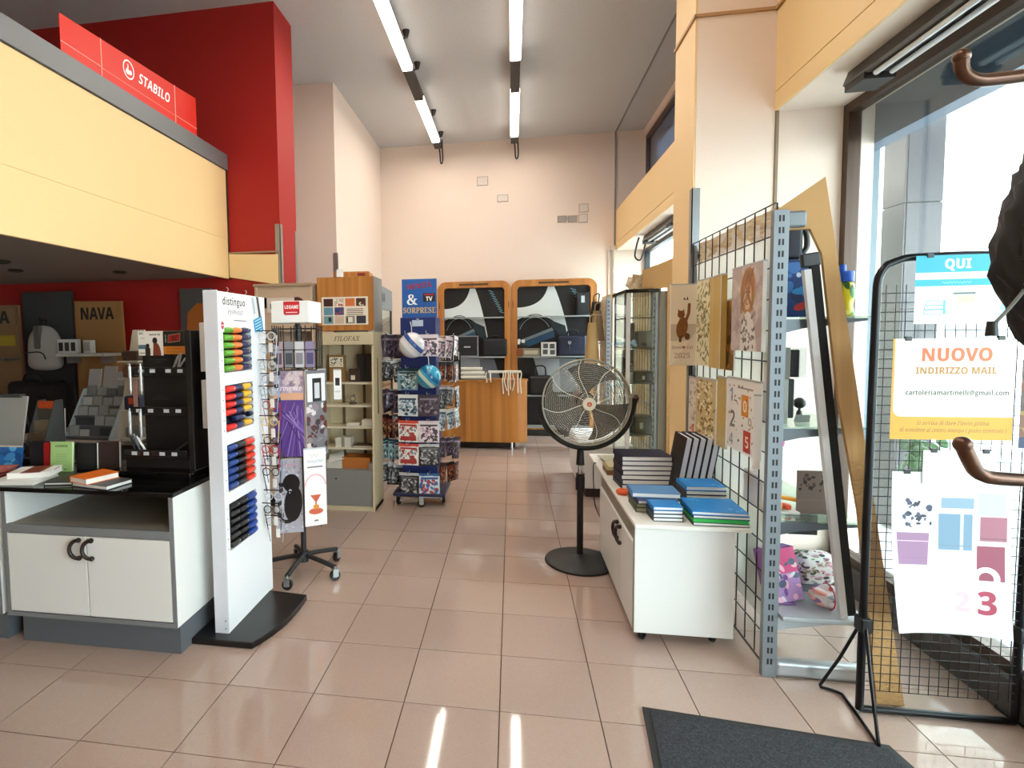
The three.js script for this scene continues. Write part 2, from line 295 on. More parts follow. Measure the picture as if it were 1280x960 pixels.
// ---------- outside the windows ----------
S('pavement', B(2.2, 40, -0.12, -0.02, -40, 30), M('#a9a9ab', 0.8));
S('shutter_box', [B(2.2, 2.38, 2.70, 2.95, -1.15, 8), B(2.2, 2.215, 2.66, 2.70, -1.15, 8)], M('#38506a', 0.5));
S('portico_soffit', B(2.2, 5.0, 3.14, 3.3, -1.5, 8), M('#d8dfe4', 0.7));
S('building_front', [B(2.2, 2.3, 2.89, 9, -1.5, 8), B(2.2, 2.3, 4.46, 9, -6, -1.2)], M('#cfccc6', .8));
{
  const t = new THREE.Group(); t.name = 'granite_pillar'; t.userData.kind = 'structure'; scene.add(t);
  for (let i = 0; i < 4; i++) { const y0 = i * .8 + (i ? .1 : 0), y1 = i === 3 ? 3.14 : (i + 1) * .8 + .1; P(t, 'granite_slab', metres(RB(3.001, 3.24, y0 + .003, y1 - .003, -1.79, -1.775, .002)), granite); P(t, 'granite_slab', metres(RB(2.985, 2.997, y0 + .003, y1 - .003, -2.03, -1.776, .002)), granite); }
  P(t, 'core', B(3.0, 3.235, 0, 3.14, -2.03, -1.79), M('#4d4d52', .8));
  const post = new THREE.Group(); post.name = 'window_post'; post.userData.kind = 'structure'; scene.add(post);
  P(post, 'post', RB(2.36, 2.42, 0, 3.12, -1.16, -1.1), M('#4a6472', 0.4));
}
function farHouse(label, x, z, w, d, h, ry, color) {
  const t = T('building', label, 'building', [x, -.02, z], ry);
  P(t, 'wall', B(-w / 2, w / 2, 0, h, -d / 2, d / 2), M(color, .85));
  for (let f = 0; f < Math.floor(h / 3.2); f++) for (const k of [-.32, 0, .32]) {
    const y = f * 3.2 + .9, wi = P(t, 'window', RB(k * w - .7, k * w + .7, y, y + 1.7, d / 2 - .02, d / 2 + .05, .01), M('#b7bcc0', .4));
    P(wi, 'pane', B(k * w - .58, k * w + .58, y + .1, y + 1.6, d / 2 + .05, d / 2 + .06), M('#8e99a3', .15));
    if (f > 0) P(t, 'balcony', [B(k * w - 1.0, k * w + 1.0, y - .6, y - .45, d / 2, d / 2 + 1.1), B(k * w - 1.0, k * w + 1.0, y - .45, y + .3, d / 2 + 1.0, d / 2 + 1.1), B(k * w - 1.0, k * w - .92, y - .45, y + .3, d / 2, d / 2 + 1.1), B(k * w + .92, k * w + 1.0, y - .45, y + .3, d / 2, d / 2 + 1.1)], M('#dedcd6', .8));
  }
  P(t, 'cornice', B(-w / 2 - .2, w / 2 + .2, h, h + .35, -d / 2 - .2, d / 2 + .2), M('#dcd9d2', .8));
}
farHouse('pale apartment house with balconies far up the street', 13, -17, 10, 8, 13, -.35, '#e8e5df');
farHouse('white house across the street seen through the shop window', 17, 0, 14, 7, 10, -Math.PI / 2, '#ece9e4');

// ---------- left: counter cabinets ----------
function handle(parent, x, y, z, flip) {
  const pts = []; for (let i = 0; i <= 10; i++) { const a = Math.PI * (.5 + i / 10); pts.push([flip * Math.cos(a) * .04 * (flip > 0 ? 1 : 1), Math.sin(a) * .045, .012 + Math.sin(Math.PI * i / 10) * .012]); }
  const h = P(parent, 'handle', [tube(pts, .0095, 30, 8, false), new THREE.SphereGeometry(.0125, 10, 8).translate(pts[0][0], pts[0][1], .01), new THREE.SphereGeometry(.0125, 10, 8).translate(pts[10][0], pts[10][1], .01)], M('#241a16', 0.3)); h.position.set(x, y, z); return h;
}
function counter(x0, x1, label) {
  const t = T('counter_cabinet', label, 'cabinet', [(x0 + x1) / 2, 0, .335]), w = (x1 - x0) / 2, f = .31;
  P(t, 'plinth', B(-w + .05, w - .012, 0, .17, -f, f - .035), plinthGrey);
  P(t, 'side_panel', RB(-w, -w + .022, .15, .792, -f, f, .002), laminate); P(t, 'side_panel', RB(w - .022, w, .15, .792, -f, f, .002), laminate);
  P(t, 'edge_strip', [B(-w, -w + .022, .15, .792, f, f + .003), B(w - .022, w, .15, .792, f, f + .003), B(-w + .022, w - .022, .15, .172, f - .02, f + .003), B(-w + .022, w - .022, .585, .625, f - .02, f + .003)], greyEdge);
  P(t, 'bottom_panel', B(-w + .022, w - .022, .15, .172, -f, f - .02), laminate);
  P(t, 'shelf', B(-w + .022, w - .022, .60, .622, -f + .01, f - .02), M('#8f877b', .6));
  P(t, 'back_panel', B(-w + .022, w - .022, .172, .792, -f, -f + .01), M('#a9a196', .7));
  for (const s of [0, 1]) {
    const a = s ? .003 : -w + .026, b = s ? w - .026 : -.003;
    const d = P(t, 'door', RB(a, b, .177, .58, f - .016, f + .003, .003), laminate);
    handle(d, s ? .035 : -.035, .52, f + .003, 1);
  }
  P(t, 'glass_top', RB(-w - .006, w + .006, .792, .815, -f, f + .008, .004), new THREE.MeshPhysicalMaterial({ color: '#0b0c0e', roughness: 0.06 }));
  return t;
}
counter(-2.49, -1.54, 'white two-door counter cabinet with black glass top beside the eyewear stand');
counter(-3.47, -2.52, 'white two-door counter cabinet cut by the left picture edge');
// goods lying on the counter; the glass top is at 0.815
const CT = .816;
book('white paperback with brown band lying topmost on the left pile of the counter', -2.435, CT + .022, .49, .2, .15, .03, '#f0eee9', .35, null, '#f4f2ee', printed(tex(128, 128, (g, w, h) => { g.fillStyle = '#efeeea'; g.fillRect(0, 0, w, h); rule(g, 40, 0, 60, '#7d3f2b', h); }), .4));
book('white notebook under the brown-banded paperback at the counter front edge', -2.46, CT, .53, .23, .19, .021, '#e8e6e2', .12);
book('grey diary lying right of the white notebook at the counter edge', -2.215, CT, .49, .17, .2, .014, '#35332f', .2);
book('orange hardback lying on top of the grey diary pair', -2.035, CT + .022, .545, .14, .17, .03, '#e8741c', -.35, null, '#f3ede4');
book('dark grey hardback under the orange book near the pen display', -1.99, CT, .55, .24, .15, .021, '#3c3d42', -.2, null, '#f0eeea');
const greenCover = tex(128, 192, (g, w, h) => { g.fillStyle = '#a9cf86'; g.fillRect(0, 0, w, h); words(g, 'CODICE', w / 2, 26, 20, '#26341c'); for (const y of [78, 92, 106, 120]) scribble(g, 34, y, 62, 8, '#26341c', 9); rule(g, 80, 176, 18, '#26341c', 4); });
standing('navy hardback standing leftmost in the book row on the counter', -2.625, CT, .26, .12, .152, .022, '#10131f', .1, -.06);
standing('red hardback standing between the navy and the pale green book', -2.53, CT, .275, .1, .148, .02, '#b3101a', .15, -.06);
standing('pale green code book with printed title standing in the row', -2.425, CT, .33, .125, .165, .018, '#a9cf86', .1, -.1, greenCover);
standing('black hardback standing right of the pale green book', -2.31, CT, .27, .12, .152, .03, '#141416', .1, -.05);
standing('dark brown hardback standing beside the pen display', -2.2, CT, .24, .13, .155, .028, '#33231e', .1, -.05);
// left end of the counter: easel, orange rack, magazines
{
  const e = T('paper_easel', 'grey paper pad on an easel at the left picture edge', 'easel', [-3.01, CT, .16]);
  const b = P(e, 'board', RB(-.16, .16, 0, .33, -.006, .006, .003), M('#9d9d97', .7)); b.rotation.x = -.2; b.position.set(0, .07, .0);
  P(e, 'clamp', RB(-.155, .12, .385, .405, -.09, -.05, .004), M('#4a4d50', .35, { metalness: .5 }));
  P(e, 'stand', [rod([-.12, 0, -.16], [-.1, .36, -.07], .006), rod([.12, 0, -.16], [.1, .36, -.07], .006), B(-.16, .16, .055, .07, -.02, .05), B(-.15, .15, 0, .055, -.012, .012)], black);
  const r = T('booklet_rack', 'narrow rack of booklets with an orange header right of the paper easel', 'rack', [-2.80, CT, .06]);
  for (const s of [-1, 1]) P(r, 'side_panel', ext([[-.1, 0], [.1, 0], [-.04, .36], [-.1, .36]], .006).rotateY(-Math.PI / 2).translate(s * .06 + .003, 0, 0), M('#55585a', .35, { metalness: .5 }));
  for (let i = 0; i < 4; i++) { P(r, 'booklet', B(-.05, .05, .03 + i * .07, .1 + i * .07, .07 - i * .035, .078 - i * .035), M(['#3b3126', '#57462e', '#6e6048', '#413c30'][i], .6)); P(r, 'ledge', B(-.057, .057, .02 + i * .07, .026 + i * .07, .04 - i * .035, .09 - i * .035), M('#55585a', .4)); }
  P(r, 'header', B(-.055, .055, .31, .355, -.045, -.035), M('#b8471c', .5));
  const mag = (label, y, z, x, c, ry, top) => book(label, x, y, z, .21, .15, .008, c, ry, null, '#eae6dc', top);
  mag('magazine with red and white cover, lowest of the pile at the left edge', CT, .42, -2.80, '#b03a35', .25);
  mag('grey magazine in the middle of the pile at the left edge', CT + .009, .42, -2.81, '#77736b', .05);
  mag('orange-topped magazine, topmost of the pile at the left edge', CT + .018, .41, -2.80, '#d9652a', .35, printed(tex(128, 96, (g, w, h) => { g.fillStyle = '#d9652a'; g.fillRect(0, 0, w, h); blobs(g, 30, ['#b03a35', '#f0e6d0', '#7e2f2a'], 0, 40, w, h, 3, 14); }), .35));
  standing('blue magazine standing in front of the paper easel', -2.87, CT, .30, .3, .13, .008, '#1565b0', 0, -.2, tex(256, 128, (g, w, h) => { g.fillStyle = '#1769b5'; g.fillRect(0, 0, w, h); blobs(g, 26, ['#3b93d6', '#0f4f93', '#58b4e6'], 0, 0, w, h, 6, 30); rule(g, 0, 0, w, '#d9d2c8', 9); rule(g, 8, 14, 120, '#d8453a', 8); }));
}
// pen display
{
  const t = T('pen_display', 'black pen display tower with white picture card and orange strip on the counter', 'display stand', [-1.825, CT, .22]); t.scale.set(1.18, 1.02, 1);
  P(t, 'body', [RB(-.17, .19, 0, .76, -.13, -.06, .006), RB(-.17, .16, .03, .088, -.06, .11, .004), RB(.155, .185, 0, .76, -.06, .12, .004)], black);
  P(t, 'base', RB(-.2, .2, 0, .035, -.13, .2, .004), blackGloss);
  for (const [y, z] of [[.53, .05], [.32, .08], [.1, .13]]) {
    const s = P(t, 'tray', [RB(-.165, .15, y - .012, y, -.06, z, .003), RB(-.165, .15, y, y + .035, z - .008, z, .003)], M('#141417', .25));
    for (const x of [-.11, -.05, .03, .09]) P(s, 'price_tag', B(x - .013, x + .013, y + .006, y + .024, z, z + .003), M('#c9ccd0', .5));
  }
  const bic = tex(512, 160, (g, w, h) => {
    g.fillStyle = '#0b0b0d'; g.fillRect(0, 0, w, h); g.fillStyle = '#d07b1e'; g.fillRect(0, 98, w, 54); scribble(g, 40, 106, 200, 18, '#3b2306', 22); scribble(g, 40, 128, 230, 16, '#3b2306', 26);
    g.fillStyle = '#8b8d86'; g.beginPath(); g.moveTo(70, 20); g.lineTo(236, 8); g.lineTo(226, 66); g.lineTo(60, 76); g.fill(); g.fillStyle = '#a51d17'; g.beginPath(); g.moveTo(76, 24); g.lineTo(230, 13); g.lineTo(221, 62); g.lineTo(66, 71); g.fill();
    words(g, 'BIC', 150, 43, 48, '#161616', 'bold italic'); g.fillStyle = '#8b8d86'; g.beginPath(); g.arc(36, 28, 9, 0, 7); g.fill(); g.beginPath(); g.ellipse(36, 56, 9, 19, 0, 0, 7); g.fill();
  });
  card(t, 'header_print', .2, .13, .006, bic, .05, .625, -.056, 0, 0, '#0b0b0d');
  card(t, 'picture_card', .13, .135, .006, tex(192, 200, (g, w, h) => {
    g.fillStyle = '#eeeae4'; g.fillRect(0, 0, w, h); rule(g, 0, 112, 70, '#4d7383', 34); words(g, 'BIC', 26, 18, 22, '#30302e'); words(g, 'MADE IN', 130, 28, 20, '#30302e'); scribble(g, 20, 50, 30, 14, '#555'); rule(g, 8, 176, 40, '#4a4a48', 6);
    g.fillStyle = '#231c1b'; g.beginPath(); g.ellipse(72, 122, 14, 20, 0, 0, 7); g.fill(); g.fillRect(52, 138, 40, 62); g.beginPath(); g.ellipse(130, 78, 19, 26, 0, 0, 7); g.fill(); g.fillStyle = '#7e3a27'; g.beginPath(); g.moveTo(118, 98); g.lineTo(146, 98); g.quadraticCurveTo(172, 118, 176, 200); g.lineTo(112, 200); g.fill();
  }), -.115, .625, -.054, 0, 0, '#e6e2dc');
  card(t, 'print', .16, .03, .003, tex(256, 48, (g, w) => { g.fillStyle = '#0b0b0d'; g.fillRect(0, 0, w, 48); scribble(g, 50, 6, 150, 16, '#8f9296', 20); scribble(g, 90, 28, 70, 14, '#8f9296', 10); }), -.08, .58, -.058, 0, 0, '#0b0b0d');
  card(t, 'print', .16, .03, .003, tex(256, 48, (g, w) => { g.fillStyle = '#0b0b0d'; g.fillRect(0, 0, w, 48); scribble(g, 90, 6, 70, 14, '#85888c', 10); scribble(g, 60, 28, 140, 16, '#85888c', 18); }), -.08, .375, -.058, 0, 0, '#0b0b0d');
  const penGeo = [cyl(.0055, .0055, .105, 0, 0, 0, 10), cyl(.002, .0055, .018, 0, -.018, 0, 10), cyl(.003, .003, .012, 0, .105, 0, 8), B(-.0015, .0015, .06, .108, .005, .008)];
  const pen = mergeGeometries(penGeo.map(plain));
  const put = (x, y, z, rx, rz, c) => { const m = P(t, 'pen', pen, c); m.position.set(x, y, z); m.rotation.set(rx, 0, rz); };
  const silver = M('#d8dadd', .25, { metalness: .6 });
  for (const y of [.38, .455].slice(0, 1)) for (const x of [-.16, -.105]) { const m = P(t, 'pen', pen, silver); m.scale.setScalar(1.25); m.position.set(x, .44, .06); const n = P(t, 'pen', pen, silver); n.scale.setScalar(1.25); n.position.set(x + .005, .2, .085); }
  put(.02, .535, .0, .3, -.5, silver); put(.045, .535, .0, .2, -.35, silver); put(.035, .535, -.01, .4, -.7, M('#aab0b6', .3));
  put(-.1, .1, .09, .1, .25, silver); put(-.06, .1, .1, -.1, .55, white); put(-.085, .1, .11, .2, .2, M('#4e545b', .3)); put(-.12, .1, .1, .2, .1, M('#30343a', .3)); put(.05, .105, .08, .2, -.9, M('#2b2f34', .3));
}
// ---------- eyewear stand ----------
{
  const t = T('eyewear_stand', 'tall white reading-glasses stand with coloured cases on a black base', 'display stand', [-1.415, 0, .2]);
  P(t, 'base', ext((() => { const s = new THREE.Shape(); s.moveTo(-.13, .32); s.lineTo(.19, .32); s.quadraticCurveTo(.3, .1, .27, -.2); s.lineTo(-.13, -.24); s.closePath(); return s; })(), .026, .004).rotateX(Math.PI / 2).scale(1, 1, 1).translate(0, .03, 0), M('#101114', .3));
  const ys = [[1.37, 1.61], [1.065, 1.305], [.757, 1.0], [.45, .695]], zf = .255, zb = -.265, o0 = -.085, o1 = .215;
  const bodyParts = [B(-.04, -.02, .03, 1.78, zb, zf), B(-.02, .035, .03, 1.78, o1, zf), B(-.02, .035, .03, 1.78, zb, o0), B(-.02, .035, .03, ys[3][0], o0, o1), B(-.02, .035, ys[0][1], 1.78, o0, o1)];
  for (let i = 0; i < 3; i++) bodyParts.push(B(-.02, .035, ys[i + 1][1], ys[i][0], o0, o1));
  P(t, 'column', bodyParts, M('#f0f0f2', .42));
  P(t, 'edge_panel', RB(-.041, .036, .03, 1.785, zf, zf + .006, .002), M('#d9dae2', .42));
  for (const y of [.06, .1]) P(t, 'screw', new THREE.CylinderGeometry(.005, .005, .004, 10).rotateX(Math.PI / 2).translate(.02, y, zf + .008), steel);
  for (const [y0, y1] of ys) { P(t, 'side_tray', RB(y0 < .85 ? -.118 : -.165, -.041, y0, y1 + .02, -.12, .1, .003), M('#dfe0e4', .45)); P(t, 'lining', B(-.0195, -.018, y0, y1, o0, o1), M('#20263c', .6)); }
  const bullet = new THREE.LatheGeometry([[0, 0], [.013, .0], [.0165, .008], [.0175, .05], [.015, .085], [.009, .1], [0, .104]].map(([a, b]) => new THREE.Vector2(a, b)), 14).rotateX(-Math.PI / 2).scale(1.25, 1, 1);
  const cols = [['#5da52a', '#ef7a24', '#1d2450'], ['#d8251c', '#1f2c5e', '#f0b921'], ['#1c3f86', '#15161f', '#dd3a20'], ['#17181c', '#0f1013', '#1b3f92']];
  const tipCol = ['#181e45', '#141d3a', '#141420', '#1c48a0'];
  ys.forEach(([y0, y1], s) => {
    for (let r = 0; r < 6; r++) {
      const y = y1 - .022 - r * .0395;
      for (let k = 0; k < 3; k++) {
        if (s === 1 && r === 4 && k !== 1) continue;
        const c = cols[s][k];
        const m = P(t, 'glasses_case', bullet, M(c, .28)); m.position.set(.028 + (s > 1 ? .006 * k : 0), y, .208 - k * .086);
        if (k < 2 || s < 3) P(m, 'stud', new THREE.SphereGeometry(.0028, 6, 5).translate(.02, .004, -.07), M('#e9e9e9', .3));
      }
      const tip = P(t, 'case_tip', bullet, M(tipCol[s], .3)); tip.position.set(.028, y, -.03); tip.scale.set(.8, .8, .5);
    }
  });
  const dots = []; for (const [y0, y1] of ys) for (let k = 0; k < 5; k++) dots.push(new THREE.CylinderGeometry(.003, .003, .002, 8).rotateZ(Math.PI / 2).translate(.036, y1 - .02 - k * .052, .236));
  P(t, 'size_mark', dots, M('#777a80', .5));
  const head = tex(512, 200, (g, w, h) => {
    g.fillStyle = '#f4f3f4'; g.fillRect(0, 0, w, h); words(g, 'distinguo', 150, 44, 54, '#3f2f33', 'bold', 'sans-serif', 'center', 250);
    words(g, 'eyewear', 160, 96, 40, '#4b3a3e', 'italic', 'serif', 'center', 190); rule(g, 140, 138, 140, '#6a6064', 5);
    g.save(); g.translate(412, 100); g.rotate(-.25); g.fillStyle = '#d7dadd'; g.fillRect(-60, -110, 120, 220); g.fillStyle = '#17181b'; g.fillRect(20, -100, 26, 120); g.fillStyle = '#a8aaad'; g.fillRect(-36, -100, 20, 90); g.fillStyle = '#1c86b5'; g.fillRect(-56, 20, 112, 90); for (let i = 0; i < 5; i++) rule(g, -40, 30 + i * 16, 80, '#bfe3ee', 5); g.restore();
    g.fillStyle = '#c2334c'; g.beginPath(); g.ellipse(22, 168, 15, 20, 0, 0, 7); g.fill(); rule(g, 10, 164, 24, '#f3d9de', 6);
  });
  const hc = card(t, 'header_print', .5, .2, .003, head, .0375, 1.575, -.005, Math.PI / 2, 0, '#f1f1f1');
  hc.position.y = 1.578; P(t, 'hanger_hook', [[1.786, .1], [1.786, -.1]].map(([y, z]) => tube([[0, y, z], [.01, y + .015, z], [0, y + .025, z]], .002, 10, 5)), steel);
}
// reading glasses on pegs at the rear edge of the stand
{
  const frames = ['#d9dde0', '#8db4d6', '#bfc9cf', '#7fa6cf', '#9db9d4', '#b83a34', '#e0c884', '#2a2d33', '#b9332f', '#6d86a8', '#25272c', '#c9ccd0', '#31353b', '#b0b4b8'];
  const rows = [1.585, 1.51, 1.42, 1.34, 1.27, 1.19, 1.10, .985, .94, .86, .81, .66, .59, .51];
  const lens = new THREE.CircleGeometry(.021, 18), ring = new THREE.TorusGeometry(.022, .0028, 6, 20), w = new THREE.BoxGeometry(.0035, .13, .0045);
  const names = ['clear', 'pale blue', 'smoky clear', 'mid blue', 'light blue', 'red', 'cream', 'black', 'dark red', 'slate blue', 'near-black', 'silver', 'charcoal', 'grey'];
  rows.forEach((y, i) => {
    const z = .05 - (i % 2) * .025, x = -1.376;
    const t = T('reading_glasses', `${names[i]} reading glasses on the ${nth[i] || ['eleventh', 'twelfth', 'thirteenth', 'fourteenth'][i - 10]} peg down the eyewear stand`, 'glasses', [x, y, z]);
    P(t, 'peg', [rod([0, 0, 0], [.115, .0, .0], .0032), B(.105, .111, -.012, .012, -.02, .02)], wireBlack);
    const fm = M(frames[i], .25), cx = .068;
    const f = P(t, 'frame', [ring.clone().translate(cx - .027, -.03, .02), ring.clone().translate(cx + .027, -.03, .02), rod([cx - .006, -.026, .02], [cx + .006, -.026, .02], .0025), w.clone().rotateZ(.12).rotateX(.1).translate(cx - .042, -.09, .01), w.clone().rotateZ(-.1).rotateX(.05).translate(cx + .05, -.09, .01)], fm);
    P(t, 'lens', [lens.clone().translate(cx - .027, -.03, .02), lens.clone().translate(cx + .027, -.03, .02)], bagFilm);
    P(t, 'price_tag', B(cx + .012, cx + .036, -.12, -.07, .024, .0255), M('#e6e4de', .6));
  });
}
// ---------- dark corner under the mezzanine ----------
const letters = tex(256, 90, (g, w, h) => { g.fillStyle = '#a37546'; g.fillRect(0, 0, w, h); words(g, 'NAVA', w / 2, 47, 86, '#0d0c0b', '900', 'sans-serif', 'center', 240); });
{
  const s = T('back_counter', 'low grey counter shelf behind the glass-topped cabinets', 'counter', [-2.72, 0, -.42]);
  P(s, 'top', RB(-.75, .52, .845, .868, -.32, .17, .003), M('#a08c86', .45)); P(s, 'front_panel', B(-.73, .5, .02, .845, .1, .12), M('#3b3633', .7)); P(s, 'side_panel', B(.48, .5, .02, .845, -.3, .1), M('#3b3633', .7)); P(s, 'side_panel', B(-.73, -.71, .02, .845, -.3, .1), M('#3b3633', .7)); P(s, 'plinth', B(-.7, .47, 0, .02, -.28, .08), black);
  const d = T('panel_display', 'brown display panel with four big black letters and a shelf under the mezzanine', 'display stand', [-3.85, 0, -1.68]);
  P(d, 'panel', ext([[-.24, .0], [.3, 0], [.26, 1.91], [-.24, 1.92]], .03).translate(0, 0, -.05), M('#a37546', .6));
  card(d, 'lettering', .4, .16, .004, letters, 0, 1.72, -.016, 0, 0, '#a37546');
  const sh = P(d, 'shelf', RB(-.27, .24, 1.395, 1.425, -.02, .2, .003), M('#b3b3ab', .4)); P(sh, 'bracket', B(-.2, -.19, 1.33, 1.395, -.02, .15), greyMetal); P(sh, 'bracket', B(.16, .17, 1.33, 1.395, -.02, .15), greyMetal);
  for (const [x, w, h, tx, n] of [[-.19, .2, .13, 0, 'white photo box with dark pictures standing on the shelf of the lettered panel'], [.02, .08, .12, 1, 'pale card leaning right of the photo box on the panel shelf']]) {
    const b = T('photo_box', n, 'box', [-3.85 + x, 1.426, -1.56]);
    P(b, 'box', RB(-w / 2, w / 2, 0, h, -.03, .03, .003), M('#cfcfc9', .6));
    if (!tx) for (const k of [-.065, 0, .065]) P(b, 'picture', B(k - .022, k + .022, .02, .1, .03, .033), M('#2a2b2d', .5));
    else P(b, 'picture', B(-.03, .03, .02, .1, .03, .033), M('#a5a5a0', .5));
  }
  const d2 = T('panel_display', 'brown panel with black letter and yellow band at the far left edge', 'display stand', [-4.72, 0, -1.58]);
  P(d2, 'panel', ext([[-.28, 0], [.14, 0], [.1, 1.89], [-.28, 1.89]], .03).translate(0, 0, -.05), M('#7c5c3d', .6));
  card(d2, 'lettering', .24, .16, .004, tex(128, 90, (g, w, h) => { g.fillStyle = '#7c5c3d'; g.fillRect(0, 0, w, h); words(g, 'A', 60, 47, 90, '#0d0c0b', '900'); }), -.04, 1.7, -.016, 0, 0, '#7c5c3d');
  P(d2, 'yellow_band', B(-.26, .06, 1.5, 1.6, -.02, -.01), M('#a58a1f', .6)); P(d2, 'shelf', RB(-.28, .1, 1.36, 1.385, -.02, .15, .003), M('#5b554c', .5));
  const dp = T('backdrop_board', 'tall dark grey board behind the hanging backpack', 'panel', [-4.4, 0, -1.72]);
  P(dp, 'board', RB(-.27, .27, 0, 2.02, -.02, .02, .004), M('#3b3d3e', .7)); P(dp, 'hook', [rod([0, 1.74, .02], [0, 1.74, .1], .008), rod([0, 1.74, .1], [0, 1.77, .11], .008)], black);
  const bp = T('backpack', 'pale grey backpack with dark zip hanging on the dark panel', 'backpack', [-4.34, 1.27, -1.6]);
  const body = new THREE.SphereGeometry(.5, 24, 18); { const p = body.attributes.position; for (let i = 0; i < p.count; i++) { let x = p.getX(i), y = p.getY(i), z = p.getZ(i); const top = y > 0; const q = Math.sqrt(Math.max(0, .25 - y * y)) * 2 || 1e-3, wy = top ? Math.pow(Math.max(0, 1 - Math.pow(y * 2, 2.6)), .5) : Math.pow(Math.max(0, 1 - Math.pow(-y * 2, 9)), .5), k = wy / q * (1 - .12 * (y + .5)); p.setXYZ(i, x * k * .37, y * .43 + .205, z * k * .18); } body.computeVertexNormals(); }
  P(bp, 'bag_body', body, M('#a29b96', .85));
  P(bp, 'zip', tube([[-.18, .16, .06], [-.08, .165, .1], [.02, .17, .105], [.07, .15, .1], [.09, .1, .095]], .006, 24, 6), black);
  P(bp, 'strap', RB(-.03, .03, .2, .42, .05, .098, .01), M('#55504c', .8)); P(bp, 'carry_loop', tube([[-.03, .41, 0], [-.02, .46, 0], [.02, .46, 0], [.03, .41, 0]], .008, 16, 6), black);
  const wa = T('wall_picture', 'grey picture panel with an orange area on the dark red wall', 'picture', [-2.9, 1.55, -1.83]);
  P(wa, 'panel', RB(-.16, .16, 0, .47, -.012, .012, .003), M('#565250', .6)); P(wa, 'orange_field', ext([[-.1, .02], [.13, .02], [.13, .32], [.02, .33], [-.08, .24]], .004).translate(0, 0, .012), M('#a95a1b', .6));
  const w1 = T('dark_bag', 'black bag standing below the backpack on the dark panel', 'bag', [-4.34, .62, -1.5]);
  P(w1, 'bag_body', RB(-.24, .24, 0, .55, -.12, .12, .05, 3), M('#101011', .8)); P(w1, 'strap', tube([[-.12, .54, .05], [-.06, .62, .06], [.06, .62, .06], [.12, .54, .05]], .01, 20, 6), black);
  const w2 = T('storage_cabinet', 'black low cabinet under the dark bag', 'cabinet', [-4.34, 0, -1.5]);
  P(w2, 'body', RB(-.26, .26, 0, .6, -.18, .18, .005), M('#161617', .6)); P(w2, 'door', RB(-.25, -.005, .04, .58, .18, .195, .003), M('#1c1c1e', .5)); P(w2, 'door', RB(.005, .25, .04, .58, .18, .195, .003), M('#1c1c1e', .5));
  // stepped card rack
  const cr = T('card_rack', 'stepped grey card rack full of pale cards on the back counter', 'rack', [-2.80, .869, -.42]);
  for (const s of [-1, 1]) P(cr, 'side_panel', ext([[-.14, 0], [.14, 0], [-.06, .33], [-.14, .33]], .006).rotateY(-Math.PI / 2).translate(s * .17 + .003, 0, 0), M('#8c9396', .3));
  for (let r = 0; r < 5; r++) {
    const y = .02 + r * .065, z = .11 - r * .045;
    P(cr, 'step', B(-.167, .167, y - .012, y, z - .04, z + .02), M('#4c4f52', .5));
    P(cr, 'step_back', B(-.167, .167, y, y + .065, z - .04, z - .034), M('#3c3f42', .6));
    for (let k = 0; k < 4; k++) { if (rnd() < .18) continue; const m = P(cr, 'card', B(-.036, .036, 0, rr(.045, .075), -.003, .003), M(['#8a8b8a', '#6a6b6c', '#a3a29f', '#505254', '#7b7a78'][Math.floor(rnd() * 5)], .6)); m.position.set(-.122 + k * .081, y, z - .008); m.rotation.x = -.15; }
  }
  for (const [x, y, h] of [[-.12, .33, .15], [0, .33, .17], [.1, .33, .13]]) { const m = P(cr, 'card', B(-.05, .05, 0, h, -.003, .003), M('#8b8a89', .6)); m.position.set(x, y - .01, -.1); m.rotation.x = -.2; }
  const pf = T('paper_folder', 'pale folder leaning behind the card rack', 'folder', [-2.55, .869, -.56]);
  const pb = P(pf, 'folder', RB(-.11, .11, .25, .42, -.008, .008, .003), M('#b9b7ad', .6)); P(pf, 'support', B(-.1, .1, 0, .26, -.03, -.01), M('#222', .6));
  const nb = standing('black notebook standing upright with pale page edge on the back counter', -3.06, .869, -.30, .145, .21, .03, '#15161a', .35, -.05);
  // cream leaning display
  const cs = T('accessory_stand', 'cream slanted accessory stand with small shelves left of the pen display', 'display stand', [-2.45, .869, -.24]);
  P(cs, 'side_panel', ext([[-.12, 0], [.13, 0], [.12, .74], [.035, .74]], .012).translate(0, 0, -.06), M('#c6bfae', .5));
  P(cs, 'back_panel', RB(.0, .12, .02, .7, -.09, -.075, .003), M('#8a8478', .6));
  for (const [y, c] of [[.04, '#6a6b6a'], [.22, '#1b2344'], [.43, '#5b3622'], [.54, '#3a2a20']]) { P(cs, 'shelf', RB(-.0, .15, y - .012, y, -.045, .07, .002), M('#a8a296', .4)); P(cs, 'merchandise', RB(.02, .13, y, y + rr(.06, .1), -.03, .05, .012, 2), M(c, .5)); }
  P(cs, 'price_card', B(.06, .1, .26, .3, .052, .056), M('#b5401c', .5)); P(cs, 'leaflet', B(.1, .13, .24, .42, .057, .06), M('#c9a39a', .5));
}

